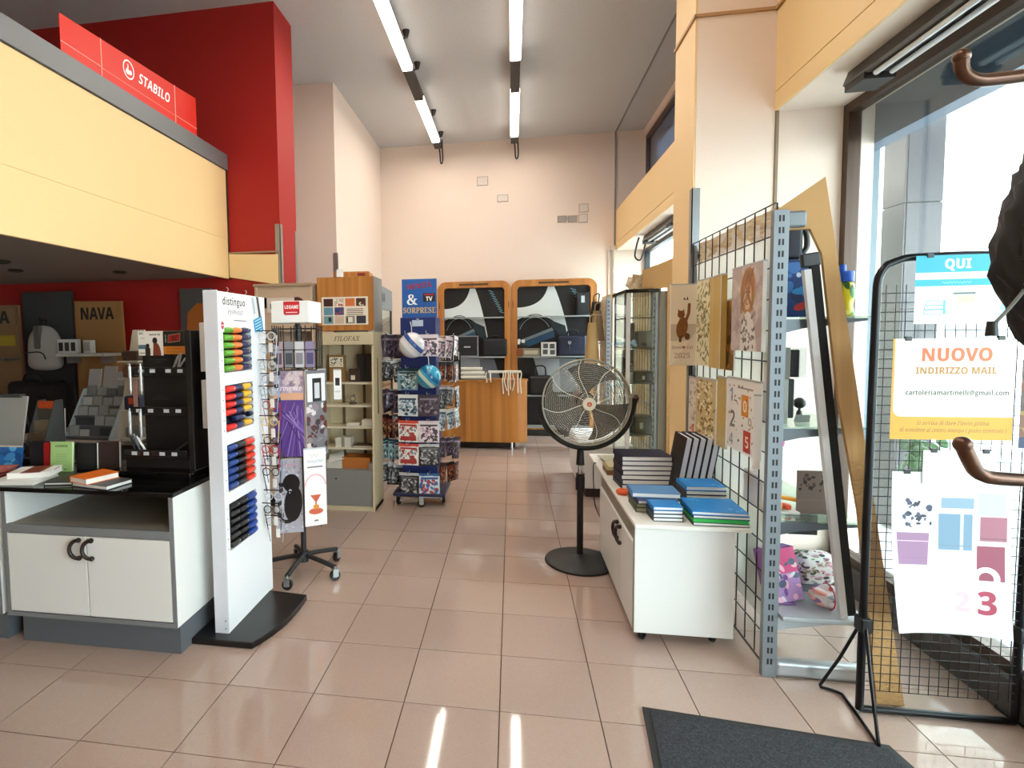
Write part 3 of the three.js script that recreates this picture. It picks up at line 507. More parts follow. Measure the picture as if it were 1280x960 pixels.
// ---------- calendar spinner behind the eyewear stand ----------
{
  const cx = -1.30, cz = -.37;
  const t = T('calendar_spinner', 'black wire calendar spinner with white header box on five castors', 'spinner rack', [cx, 0, cz]);
  P(t, 'hub', [cyl(.03, .03, .07, 0, .075, 0, 16), cyl(.018, .018, 1.52, 0, .12, 0, 14)], M('#26272a', .4));
  for (let k = 0; k < 5; k++) {
    const a = .35 + k * Math.PI * 2 / 5, x = Math.cos(a) * .255, z = Math.sin(a) * .255;
    P(t, 'leg', tube([[0, .12, 0], [x * .5, .105, z * .5], [x, .085, z]], .016, 14, 8), M('#26272a', .4));
    caster(t, x, z, .032, a * 2);
  }
  // turned wire basket
  const w = new THREE.Group(); w.name = 'wire_basket'; w.rotation.y = .22; t.add(w);
  const hx = .135, wires = [];
  for (const y of [.36, .8, 1.345, 1.46, 1.6]) P(w, 'ring', [rod([-hx, y, hx], [hx, y, hx], .003), rod([hx, y, hx], [hx, y, -hx], .003), rod([hx, y, -hx], [-hx, y, -hx], .003), rod([-hx, y, -hx], [-hx, y, hx], .003)], wireBlack);
  for (let i = 0; i < 5; i++) { const k = -hx + i * hx / 2; for (const [x, z] of [[k, hx], [k, -hx], [hx, k], [-hx, k]]) P(w, 'upright_wire', rod([x, .35, z], [x, 1.62, z], .0036, 5), wireBlack); }
  for (const s of [-1, 1]) P(w, 'pocket', [rod([-hx, 1.345, hx + .05], [hx, 1.345, hx + .05], .003), rod([-hx, 1.47, hx + .05], [hx, 1.47, hx + .05], .003), ...[-hx, 0, hx].map((x) => rod([x, 1.345, hx + .05], [x, 1.47, hx + .05], .003)), rod([s * hx, 1.345, hx], [s * hx, 1.345, hx + .05], .003), rod([s * hx, 1.47, hx], [s * hx, 1.47, hx + .05], .003)], wireBlack);
  P(t, 'header_box', RB(-.115, .125, 1.635, 1.77, -.1, .135, .004), M('#f2f2f0', .5)).rotation.y = .02;
  card(t, 'header_print', .235, .128, .003, tex(320, 168, (g, ww, h) => {
    g.fillStyle = '#f4f3f1'; g.fillRect(0, 0, ww, h); g.fillStyle = '#cf1f26'; g.beginPath(); g.roundRect(108, -10, 140, 118, 18); g.fill();
    words(g, 'LEGAMI', 178, 44, 40, '#ffffff', '900', 'sans-serif', 'center', 122); rule(g, 128, 84, 100, '#f4d6d6', 8);
  }), 0.005, 1.638, .138, .02, 0, '#f2f2f0');
  // packed cards in the top pockets
  for (let i = 0; i < 4; i++) { const b = T('card_pack', ['pale pink card pack in the left slot of the calendar spinner pocket', 'grey card pack second from left in the spinner pocket', 'white card pack third from left in the spinner pocket', 'lilac card pack in the right slot of the spinner pocket'][i], 'cards', [cx, 1.36, cz], .22); P(b, 'pack', RB(-.125 + i * .064, -.07 + i * .064, 0, .16, .14, .155, .002), M(['#b79aa0', '#8b8b92', '#cfccd0', '#8f86a6'][i], .5)); P(b, 'print', B(-.118 + i * .064, -.077 + i * .064, .02, .09, .155, .157), M(['#6b4c58', '#4a4b53', '#8c8792', '#57507a'][i], .5)); }
}
const calT = (w, h, draw) => tex(w, h, draw);
function calendar(label, w, h, map, x, y, z, ry, thick = .012, paper = '#ece9e2') {        // wall calendar in film: sheaf, cover and binding
  const t = T('calendar', label, 'calendar', [x, y, z], ry);
  P(t, 'pages', B(-w / 2, w / 2, 0, h, -thick, -.002), M(paper, .8));
  card(t, 'cover', w, h, .003, map, 0, 0, 0, 0, 0, '#eceae6', undefined, .3);
  P(t, 'binding', B(-w / 2, w / 2, h, h + .008, -thick, .003), M('#b9b9bb', .35, { metalness: .4 }));
  return t;
}
calendar('lavender field calendar on the upper front of the calendar spinner', .185, .53, calT(192, 550, (g, w, h) => {
  g.fillStyle = '#b9a1b4'; g.fillRect(0, 0, w, 190); blobs(g, 30, ['rgba(120,96,122,.5)', 'rgba(228,208,205,.6)'], 0, 0, w, 120, 8, 40); g.fillStyle = '#e3ad8c'; g.fillRect(0, 140, w, 50); g.fillStyle = '#5b3c86'; g.fillRect(0, 185, w, h);
  for (let i = 0; i < 16; i++) { g.strokeStyle = ['#7d5cab', '#452a6e', '#9a80bd'][i % 3]; g.lineWidth = 3 + i * .5; g.beginPath(); g.moveTo(rr(30, 190), 190 + i * 6); g.lineTo(-60 + i * 28, h); g.stroke(); }
  words(g, 'Provence', 100, 108, 44, '#f4e6ee', 'italic bold', 'serif', 'center', 160);
}), -1.30, .81, -.19, .2);
calendar('black and white photo calendar on the upper right face of the calendar spinner', .15, .53, calT(160, 550, (g, w, h) => {
  g.fillStyle = '#76747a'; g.fillRect(0, 0, w, h); g.fillStyle = '#e9e8ea'; g.fillRect(10, 20, w - 20, 180); g.fillStyle = '#222226'; g.fillRect(50, 50, 70, 150); g.fillStyle = '#cfd0d6'; g.fillRect(66, 80, 40, 100);
  blobs(g, 60, ['#d8cfd2', '#8e7f86', '#40343a', '#5a2b25'], 0, 210, w, h, 6, 26);
}), -1.145, .81, -.255, .95);
calendar('black cat calendar on the lower front of the calendar spinner', .165, .46, calT(192, 530, (g, w, h) => {
  g.fillStyle = '#aea9b4'; g.fillRect(0, 0, w, h); blobs(g, 160, ['rgba(230,228,236,.5)', 'rgba(120,116,130,.5)'], 0, 0, w, h, 2, 12); scribble(g, 20, 20, 140, 42, '#c77f94', 14);
  g.fillStyle = '#0c0c0e'; g.beginPath(); g.ellipse(116, 170, 60, 66, 0, 0, 7); g.fill(); g.beginPath(); g.ellipse(44, 178, 20, 17, .4, 0, 7); g.fill(); g.beginPath(); g.ellipse(126, 320, 64, 130, .1, 0, 7); g.fill(); g.lineWidth = 26; g.strokeStyle = '#0c0c0e'; g.beginPath(); g.moveTo(110, 440); g.quadraticCurveTo(30, 470, 22, 380); g.stroke(); blobs(g, 4, ['#d9d6dd'], 96, 210, 130, 330, 3, 6);
}), -1.315, .33, -.19, .3);
calendar('white cocktail recipe calendar on the lower right face of the calendar spinner', .135, .48, calT(160, 530, (g, w, h) => {
  g.fillStyle = '#f3efee'; g.fillRect(0, 0, w, h); scribble(g, 40, 22, 70, 40, '#b9bfae', 5); scribble(g, 24, 68, 116, 32, '#8793b0', 13); rule(g, 24, 118, 112, '#4b4745', 8); g.lineWidth = 12; g.strokeStyle = '#e7b9c0'; g.beginPath(); g.arc(80, 250, 74, Math.PI, 0); g.stroke();
  g.fillStyle = '#c5502a'; g.beginPath(); g.moveTo(40, 316); g.lineTo(120, 316); g.lineTo(82, 372); g.fill(); g.fillRect(76, 360, 10, 60); g.beginPath(); g.ellipse(80, 430, 52, 22, 0, 0, 7); g.fill(); g.fillStyle = '#e0892f'; g.fillRect(62, 386, 40, 30); rule(g, 66, 490, 30, '#605a57', 10);
}), -1.15, .375, -.215, .55);
calendar('small white pocket calendar at the right edge of the calendar spinner', .05, .19, calT(64, 192, (g, w, h) => { g.fillStyle = '#efefee'; g.fillRect(0, 0, w, h); rule(g, 14, 50, 36, '#2b2b2d', 50); scribble(g, 8, 130, 46, 18, '#6c6c70'); }), -1.06, 1.14, -.42, .25);

// ---------- Lexon cabinet, tall organiser cabinet, glass side ----------
{
  const t = T('gift_cabinet', 'pale pinkish cabinet with an arched sign top behind the calendar spinner', 'cabinet', [-1.95, 0, -1.86]);
  const pk = M('#c3a78f', .55);
  P(t, 'body', [RB(-.27, .27, .1, 2.0, -.0, .02, .003), B(-.27, -.25, .1, 2.0, .0, .2), B(.25, .27, .1, 2.0, .0, .2), B(-.27, .27, 1.6, 2.005, .165, .185), B(-.25, .25, .1, .5, .165, .185)], pk);
  P(t, 'cornice', RB(-.28, .28, 2.0, 2.025, -.01, .21, .003), M('#a88f74', .5)); P(t, 'plinth', B(-.25, .25, 0, .1, .01, .17), black);
  for (const y of [.55, .85, 1.15]) P(t, 'shelf', B(-.25, .25, y, y + .018, .02, .18), pk);
  card(t, 'sign', .26, .13, .004, tex(256, 128, (g, w, h) => { g.fillStyle = '#d9c7bb'; g.fillRect(0, 0, w, h); words(g, 'LEXON', 128, 74, 62, '#2a2422', '900', 'sans-serif', 'center', 210); }), -.03, 1.77, .19, 0, 0, '#d9c7bb');
  for (const s of [-1, 1]) P(t, 'arch', ext((() => { const q = new THREE.Shape(); q.moveTo(0, 0); q.quadraticCurveTo(.07, .02, .12, -.08); q.lineTo(0, -.09); q.closePath(); return q; })(), .006).scale(s, 1, 1).translate(s * .13 - .03, 1.9, .187), M('#4a1d1b', .5));
  P(t, 'side_picture', B(-.235, -.19, 1.66, 1.83, .186, .19), M('#a03a26', .5));
}
{
  const t = T('organiser_cabinet', 'tall cabinet with orange wooden head and cream shelf front beside the toy spinner', 'cabinet', [-1.4, 0, -1.9]);
  const cream = M('#cdbd9c', .5), creamIn = cream;
  P(t, 'head', RB(-.25, .265, 1.6, 2.07, -.1, .2, .004), wood);
  P(t, 'head_edge', B(.2655, .27, 1.585, 2.07, -.1, .2), M('#7f7b78', .5));
  P(t, 'sign_rail', RB(-.235, .262, 1.475, 1.585, .19, .225, .003), cream);
  card(t, 'sign', .3, .075, .003, tex(320, 80, (g, w, h) => { g.fillStyle = '#cdbd9c'; g.fillRect(0, 0, w, h); words(g, 'FILOFAX', 160, 42, 58, '#33291d', 'italic', 'serif', 'center', 280); }), .02, 1.493, .227, 0, 0, '#cdbd9c');
  P(t, 'side_panel', ext([[-.06, 0], [.265, 0], [.205, 1.585], [-.1, 1.585]], .02).rotateY(-Math.PI / 2).translate(.262, 0, 0), cream);
  P(t, 'side_panel', ext([[-.06, 0], [.265, 0], [.205, 1.585], [-.1, 1.585]], .02).rotateY(-Math.PI / 2).translate(-.235, 0, 0), cream);
  P(t, 'side_rib', B(.262, .268, .85, 1.35, .08, .11), M('#7d6a4e', .5));
  P(t, 'back_panel', B(-.24, .245, .05, 1.585, -.06, -.045), creamIn);
  P(t, 'back_rail', [-.1, .1].map((x) => B(x - .012, x + .012, .3, 1.5, -.045, -.035)), M('#6b5b42', .5));
  for (const y of [1.135, .93, .735, .545]) P(t, 'shelf', RB(-.236, .243, y - .016, y, -.045, .16, .002), M('#d8cdb6', .5));
  P(t, 'drawer_box', [RB(-.236, .243, .03, .36, .21, .235, .003), B(-.236, .243, .345, .36, -.045, .21), B(.2, .235, .36, .42, .0, .22)], M('#85837f', .5));
  P(t, 'base_rail', B(-.25, .262, 0, .035, -.05, .26), cream); P(t, 'lock', new THREE.CylinderGeometry(.008, .008, .006, 12).rotateX(Math.PI / 2).translate(-.1, .28, .238), black);
  card(t, 'collage_panel', .42, .245, .006, tex(420, 245, (g, w, h) => {
    g.fillStyle = '#e8dccb'; g.fillRect(0, 0, w, h); const C = ['#3a1b1c', '#c7b6a6', '#d2703c', '#4a2b22', '#5f8ea6', '#4c4a78', '', '', '#6f9a9f', '#cfb49d', '#8d8a82', '#2d2c3b'];
    C.forEach((c, i) => { if (!c) return; g.fillStyle = c; g.fillRect(18 + (i % 4) * 99, 14 + Math.floor(i / 4) * 76, 86, 68); }); blobs(g, 12, ['#b5493a', '#efe6da'], 122, 24, 196, 76, 4, 14); blobs(g, 9, ['#b5493a', '#2b3d7a'], 122, 100, 196, 150, 5, 14); blobs(g, 5, ['#e4d4bb'], 330, 50, 380, 76, 4, 12); g.fillStyle = '#1f2b30'; g.fillRect(60, 178, 26, 40); g.fillStyle = '#e3ded2'; g.fillRect(240, 178, 40, 44); g.fillStyle = '#33302c'; g.fillRect(226, 180, 12, 44);
    for (const y of [104, 120, 136, 152]) rule(g, 228, y, 150, '#4b4038', 6);
  }), .005, 1.65, .206, 0, 0, '#e8dccb');
  const bx = T('box_file', 'orange-brown box file lying on top of the organiser cabinet', 'box', [-1.36, 2.071, -1.88], .1);
  P(bx, 'box', RB(-.16, .16, 0, .055, -.12, .1, .014, 2), wood); P(bx, 'label_patch', B(.05, .12, .012, .04, .1, .104), M('#7a1f1c', .5));
  const wc = T('white_card', 'small white card standing on top of the organiser cabinet', 'card', [-1.44, 2.071, -1.72]); P(wc, 'card', B(-.03, .03, 0, .07, -.004, .004), M('#eee', .6)); P(wc, 'foot', B(-.02, .02, 0, .006, -.015, .03), M('#eee', .6));
  const it = (name, label, cat, x, y, z, f) => { const o = T(name, label, cat, [-1.4 + x, y, -1.9 + z]); f(o); return o; };
  it('organiser', 'brown organiser with a white printed band on the top cabinet shelf', 'organiser', -.12, 1.136, .06, (o) => { P(o, 'cover', RB(-.075, .075, 0, .245, -.02, .02, .004), M('#8c6534', .5)); card(o, 'band', .13, .09, .002, tex(128, 90, (g, w, h) => { g.fillStyle = '#e4dccb'; g.fillRect(0, 0, w, h); blobs(g, 22, ['#5b4b38'], 10, 10, w - 10, h - 10, 3, 9); }), -.005, .135, .022, 0, 0, '#e4dccb'); });
  it('organiser', 'small dark brown organiser between two larger ones on the top cabinet shelf', 'organiser', .045, 1.136, .08, (o) => { P(o, 'cover', RB(-.05, .05, 0, .12, -.02, .02, .004), M('#3a281c', .5)); P(o, 'price_card', B(-.028, .01, .02, .06, .02, .024), M('#d8cdb8', .6)); });
  it('organiser', 'large black organiser at the right of the top cabinet shelf', 'organiser', .14, 1.136, .05, (o) => { P(o, 'cover', RB(-.075, .075, 0, .25, -.02, .02, .004), M('#1f1c1c', .5)); P(o, 'strap', B(-.01, .01, .02, .23, .02, .024), M('#141212', .4)); });
  it('desk_trinket', 'small tangled dark trinket with a pale stone on the second cabinet shelf', 'trinket', .02, .931, .07, (o) => { P(o, 'base', cyl(.035, .03, .02, 0, 0, 0), M('#4a4133', .5)); P(o, 'ornament', [new THREE.TorusGeometry(.025, .007, 8, 16).translate(0, .05, 0), new THREE.SphereGeometry(.014, 10, 8).translate(.012, .08, 0)], M('#837a66', .4)); });
  it('paper_pad', 'thin white refill pad on the third cabinet shelf', 'paper pad', .03, .736, .07, (o) => { P(o, 'pad', B(-.06, .06, 0, .02, -.05, .05), M('#d9d2c3', .7)); P(o, 'cover', B(-.06, .06, .02, .022, -.05, .05), M('#efe9dc', .6)); });
  it('paper_pad', 'thick white refill pad at the right of the third cabinet shelf', 'paper pad', .17, .736, .07, (o) => { P(o, 'pad', B(-.055, .055, 0, .055, -.05, .05), M('#d9d2c3', .7)); P(o, 'cover', B(-.055, .055, .055, .058, -.05, .05), M('#efe9dc', .6)); });
  it('paper_pad', 'tall stack of white refills on the fourth cabinet shelf', 'paper pad', -.06, .546, .08, (o) => { P(o, 'pad', [0, 1, 2, 3].map((k) => B(-.07, .07, k * .022, k * .022 + .019, -.06, .06)), M('#dcd6c9', .7)); P(o, 'band', B(-.015, .015, 0, .088, .06, .062), M('#8d8375', .5)); });
  it('folder', 'brown folder lying flat right of the refill stack', 'folder', .13, .546, .06, (o) => { P(o, 'cover', RB(-.1, .08, 0, .016, -.06, .08, .003), M('#5d4a35', .6)); P(o, 'pages', B(-.09, .075, .004, .012, -.05, .083), M('#cfc6b4', .7)); });
  it('carton_tray', 'open orange cardboard tray on the drawer of the organiser cabinet', 'box', .07, .361, .09, (o) => { P(o, 'side', [B(-.13, .13, 0, .1, .08, .085), B(-.13, .13, 0, .1, -.085, -.08), B(-.13, -.125, 0, .1, -.08, .08), B(.125, .13, 0, .1, -.08, .08)], M('#b46a2a', .7)); P(o, 'bottom', B(-.125, .125, 0, .005, -.08, .08), M('#8a4f20', .7)); });
  it('paper_sheet', 'white folded sheet in front of the orange cardboard tray', 'paper', -.13, .361, .12, (o) => { const s = P(o, 'sheet', B(-.07, .07, 0, .004, -.08, .08), M('#e6e4e0', .7)); s.rotation.set(.25, .3, .15); s.position.y = .09; P(o, 'stack', B(-.07, .07, 0, .07, -.07, .07), M('#cfc9bf', .7)); });
}
{
  // glass showcase continuing behind the cabinet, its grey head lettered
  const t = T('side_showcase', 'grey-headed glass showcase with dark interior behind the organiser cabinet', 'showcase', [-1.32, 0, -2.6]);
  P(t, 'frame', [B(-.3, .03, .0, .1, -.55, .55), B(.01, .03, .1, 1.83, -.55, -.52), B(.01, .03, .1, 1.83, .5, .53), B(-.3, -.28, .1, 2.09, -.55, .55)], M('#4b4d50', .4));
  P(t, 'head_board', ext([[-.55, 1.83], [.55, 1.83], [.55, 2.1], [-.55, 2.05]], .022).rotateY(-Math.PI / 2).translate(.035, 0, 0), M('#8d8f91', .4));
  const let_ = card(t, 'lettering', .34, .15, .003, tex(256, 110, (g, w, h) => { g.fillStyle = '#8d8f91'; g.fillRect(0, 0, w, h); words(g, 'NAVA', 128, 58, 92, '#0e0e10', '900', 'sans-serif', 'center', 240); }), .0375, 1.88, -.02, Math.PI / 2, 0, '#8d8f91');
  P(t, 'pane', B(.018, .021, .1, 1.83, -.52, .5), glass);
  for (const y of [.55, 1.0, 1.45]) P(t, 'glass_shelf', B(-.28, .01, y, y + .008, -.52, .5), M('#54625f', .1));
  P(t, 'back_lining', B(-.279, -.27, .1, 1.83, -.52, .52), M('#4b4d50', .4));
  const g1 = (name, label, cat, x, y, z, f) => { const o = T(name, label, cat, [-1.32 + x, y, -2.6 + z]); f(o); };
  g1('leather_bag', 'brown leather bag on the low shelf of the grey-headed showcase', 'bag', -.12, .559, .3, (o) => { P(o, 'bag_body', RB(-.08, .08, 0, .2, -.12, .12, .03, 3), M('#7a5428', .5)); P(o, 'handle', tube([[0, .19, -.06], [0, .27, -.03], [0, .27, .03], [0, .19, .06]], .008, 16, 6), M('#5b3d1c', .5)); });
  g1('leather_bag', 'white bag behind glass on the bottom shelf of the grey-headed showcase', 'bag', -.12, .101, .3, (o) => { P(o, 'bag_body', RB(-.07, .07, 0, .22, -.12, .12, .03, 3), M('#c9c5ba', .5)); P(o, 'handle', tube([[0, .21, -.06], [0, .29, -.03], [0, .29, .03], [0, .21, .06]], .008, 16, 6), M('#9b968a', .5)); });
  g1('steel_flask', 'steel desk set standing on the upper glass shelf of the grey-headed showcase', 'desk set', -.1, 1.46, .2, (o) => { P(o, 'tray', RB(-.07, .07, 0, .03, -.14, .14, .01, 2), M('#aab3b3', .3, { metalness: .5 })); P(o, 'roll', new THREE.CylinderGeometry(.03, .03, .2, 16).rotateX(Math.PI / 2).translate(0, .06, 0), M('#7c8482', .3, { metalness: .5 })); });
  g1('photo_album', 'black album leaning on the middle glass shelf of the showcase', 'album', -.13, 1.009, .1, (o) => { P(o, 'cover', RB(-.02, .02, 0, .25, -.14, .14, .004), M('#1a1d22', .4)); P(o, 'pages', B(-.015, .022, .01, .24, -.13, .145), M('#b8b5ad', .6)); });
}
// ---------- toy spinner ----------
{
  const cx = -.775, cz = -2.03;
  const blue = M('#12276b', .5);
  const t = T('toy_spinner', 'dark blue toy spinner on castors with a blue and yellow poster on top', 'spinner rack', [cx, 0, cz]);
  P(t, 'base', [RB(-.24, .24, .1, .13, -.24, .24, .02, 2), cyl(.13, .09, .06, 0, .13, 0, 18)], M('#0f1c45', .45));
  for (const [x, z] of [[-.2, .14], [.2, .05], [.02, .21], [-.05, -.2]]) caster(t, x, z, .036, x * 9);
  P(t, 'column', RB(-.16, .16, .19, 1.71, -.16, .16, .005), blue);
  P(t, 'poster_post', cyl(.01, .01, .05, 0, 1.7, 0), blue);
  card(t, 'poster', .32, .36, .008, tex(320, 360, (g, w, h) => {
    g.fillStyle = '#1c5fae'; g.fillRect(0, 0, w, h); g.save(); g.translate(160, 62); g.rotate(-.08); words(g, 'NOVITÀ', 0, 0, 62, '#a3283f', '900', 'sans-serif', 'center', 280); g.restore();
    words(g, '&', 92, 186, 130, '#fff', 'bold', 'serif'); g.fillStyle = '#16181f'; g.fillRect(196, 130, 110, 78); rule(g, 204, 136, 92, '#b52a32', 14); words(g, 'TV', 250, 180, 52, '#fff', '900'); words(g, 'SORPRESE', 160, 284, 70, '#e9bf62', 'bold', 'serif', 'center', 304);
  }), 0, 1.7, .06, 0, 0, '#1c5fae');
  const sp = T('price_strip', 'small pale price strip clipped under the spinner poster', 'label', [cx + .0, 1.63, cz + .168]); P(sp, 'strip', B(-.05, .05, 0, .055, 0, .004), M('#b9c9de', .5)); P(sp, 'clip', B(-.01, .01, .05, .07, -.005, .006), M('#8fa0bb', .5));
  // bagged toys: front, left and right faces
  const prints = [['#dfe6ea', '#33485e', '#7f9db0'], ['#f0eeea', '#b0322f', '#8c8d90'], ['#463a4a', '#8d7f98', '#1f1a24'], ['#101216', '#5b5f63', '#b9bcc0'], ['#cfe3ee', '#2f62a4', '#b03040'], ['#e9dfe6', '#4a3b48', '#c9a7bb'], ['#7fa7b4', '#27424c', '#d5e4e6'], ['#2a1715', '#7e2a1c', '#c98d5f']].map((c, k) => tex(96, 96, (g, w, h) => { g.fillStyle = c[0]; g.fillRect(0, 0, w, h); blobs(g, 60, c.slice(1), 8, 14, w - 8, h - 8, 1.5, 9); rule(g, 8, 6, w - 16, c[1], 9); if (k === 1) rule(g, 10, 66, 76, c[1], 22); }));
  function bag(label, x, y, z, ry, w, h, k, group, fat = .028) {
    const b = T('toy_bag', label, 'toy bag', [x, y, z], ry, group);
    const gq = new THREE.BoxGeometry(w, h, fat, 4, 5, 1), p = gq.attributes.position;
    for (let i = 0; i < p.count; i++) { const u = p.getX(i) / w * 2, v = p.getY(i) / h * 2; p.setZ(i, p.getZ(i) * (1 - .75 * Math.max(u * u, v * v)) + (rnd() - .5) * .004); p.setX(i, p.getX(i) + (rnd() - .5) * .006); }
    gq.translate(0, -h / 2, 0); gq.computeVertexNormals();
    if (group) b.rotation.z = (rnd() - .5) * .42;
    P(b, 'bag', gq, bagMats[k]);
    P(b, 'header_card', B(-w / 2, w / 2, -.004, .022, -.004, .004), M(['#e7e7e4', '#d64a3a', '#3b3340', '#c3c7ca', '#2f62a4', '#e3d4de', '#20414c', '#1a1210'][k], .5));
    return b;
  }
  const bagMats = prints.map((q) => new THREE.MeshPhysicalMaterial({ map: q, roughness: 0.45, clearcoat: .8, clearcoatRoughness: .15 }));
  function hook(x, y, z, dx, dz) { P(t, 'hook', tube([[x, y, z], [x + dx * .13, y, z + dz * .13], [x + dx * .15, y + .025, z + dz * .15]], .0028, 12, 5), M('#c8ccd2', .3, { metalness: .6 })); }
  const F = .19;
  const rows = [1.535, 1.235, 1.0, .765, .555, .29];
  const fr = [[['grey and white plane toy bag', 2], ['white robot toy bag', 5]], [['grey-blue square toy bag', 6], null], [['pale blue figure toy bag', 0], ['dark purple doll toy bag', 2]], [['white blister toy bag with red print', 1], ['pink-white face toy bag', 5]], [['white toy bag with a red band', 1], ['black toy bag with silver figures', 3]], [['black and silver mask toy bag', 3], ['blue and white toy bag with bottles', 4]]];
  fr.forEach((two, r) => two.forEach((e, k) => { const x = k ? .096 : -.09; hook(x, rows[r] + .03, .16, 0, 1); if (e) bag(`${e[0]} on the spinner front, ${nth[r]} row down`, cx + x, rows[r], cz + F + .02 + r * .001, k ? .1 : -.12, .185, r === 5 ? .2 : .172, e[1]); }));
  // balls
  const ball = (label, x, y, z, r, cols) => {
    const o = T('toy_ball', label, 'ball', [cx + x, y, cz + z], .4);
    P(o, 'ball', new THREE.SphereGeometry(r, 28, 20), M(cols[0], .25, { clearcoat: .6 }));
    P(o, 'stripe', new THREE.SphereGeometry(r * 1.006, 28, 8, 0, 7, 1.15, .34).rotateZ(-.75).rotateX(.35), M(cols[1], .25)); P(o, 'stripe', new THREE.SphereGeometry(r * 1.006, 28, 8, 0, 7, 1.7, .3).rotateZ(-.75).rotateX(.35), M(cols[2], .25));
    P(o, 'net', tube([[0, r, 0], [.0, r + .05, -.01], [0, r + .09, -.05]], .004, 10, 5), M('#cfd6dc', .5)); return o;
  };
  ball('white and navy striped toy ball hanging high on the toy spinner', -.025, 1.465, .335, .112, ['#d9d7dc', '#2d4f91', '#eceef2']);
  ball('turquoise toy ball with green and white print hanging at the right of the toy spinner', .12, 1.19, .325, .106, ['#2d9cc0', '#1a6ea6', '#c8e0d2']);
  // left and right faces
  const deep = ['innermost', 'middle', 'outermost'];
  const L = [['dark pistol toy bag', 2, 1.53], ['black toy bag', 3, 1.3], ['brown-black toy bag', 2, 1.02], ['dark red toy bag', 7, .79], ['green and pink toy bag', 6, .56], ['grey toy bag', 3, .33]];
  L.forEach(([n, k, y], r) => { for (let i = 0; i < 3; i++) { const x = -.21 - i * .07 + rr(-.008, .008); if (i === 0) hook(-.16, y + .03, .06, -1, 0); bag(`${n}, ${deep[i]} of the ${nth[r]} row on the toy spinner’s left side`, cx + x, y + rr(-.012, .012), cz + .06 - i * .02, Math.PI / 2 - 1.0 + i * .2 + rr(-.2, .2), rr(.085, .12), rr(.15, .2), k, `toy bags on the left side of the spinner, ${nth[r]} row`); } });
  const R = [['pinkish toy bag', 5, 1.51], ['brown toy bag', 7, 1.28], ['narrow grey toy bag', 3, 1.06], ['white and grey toy bag', 0, .86], ['dark white-edged toy bag', 2, .58], ['grey and red toy bag', 7, .36]];
  R.forEach(([n, k, y], r) => { for (let i = 0; i < 3; i++) { const x = .21 + i * .058 + rr(-.006, .006); if (i === 0) hook(.16, y + .03, .05, 1, 0); bag(`${n}, ${deep[i]} of the ${nth[r]} row on the toy spinner’s right side`, cx + x, y + rr(-.012, .012), cz + .06 - i * .015, Math.PI / 2 - .7 + i * .15 + rr(-.2, .2), rr(.08, .11), rr(.14, .185), k, `toy bags on the right side of the spinner, ${nth[r]} row`); } });
}

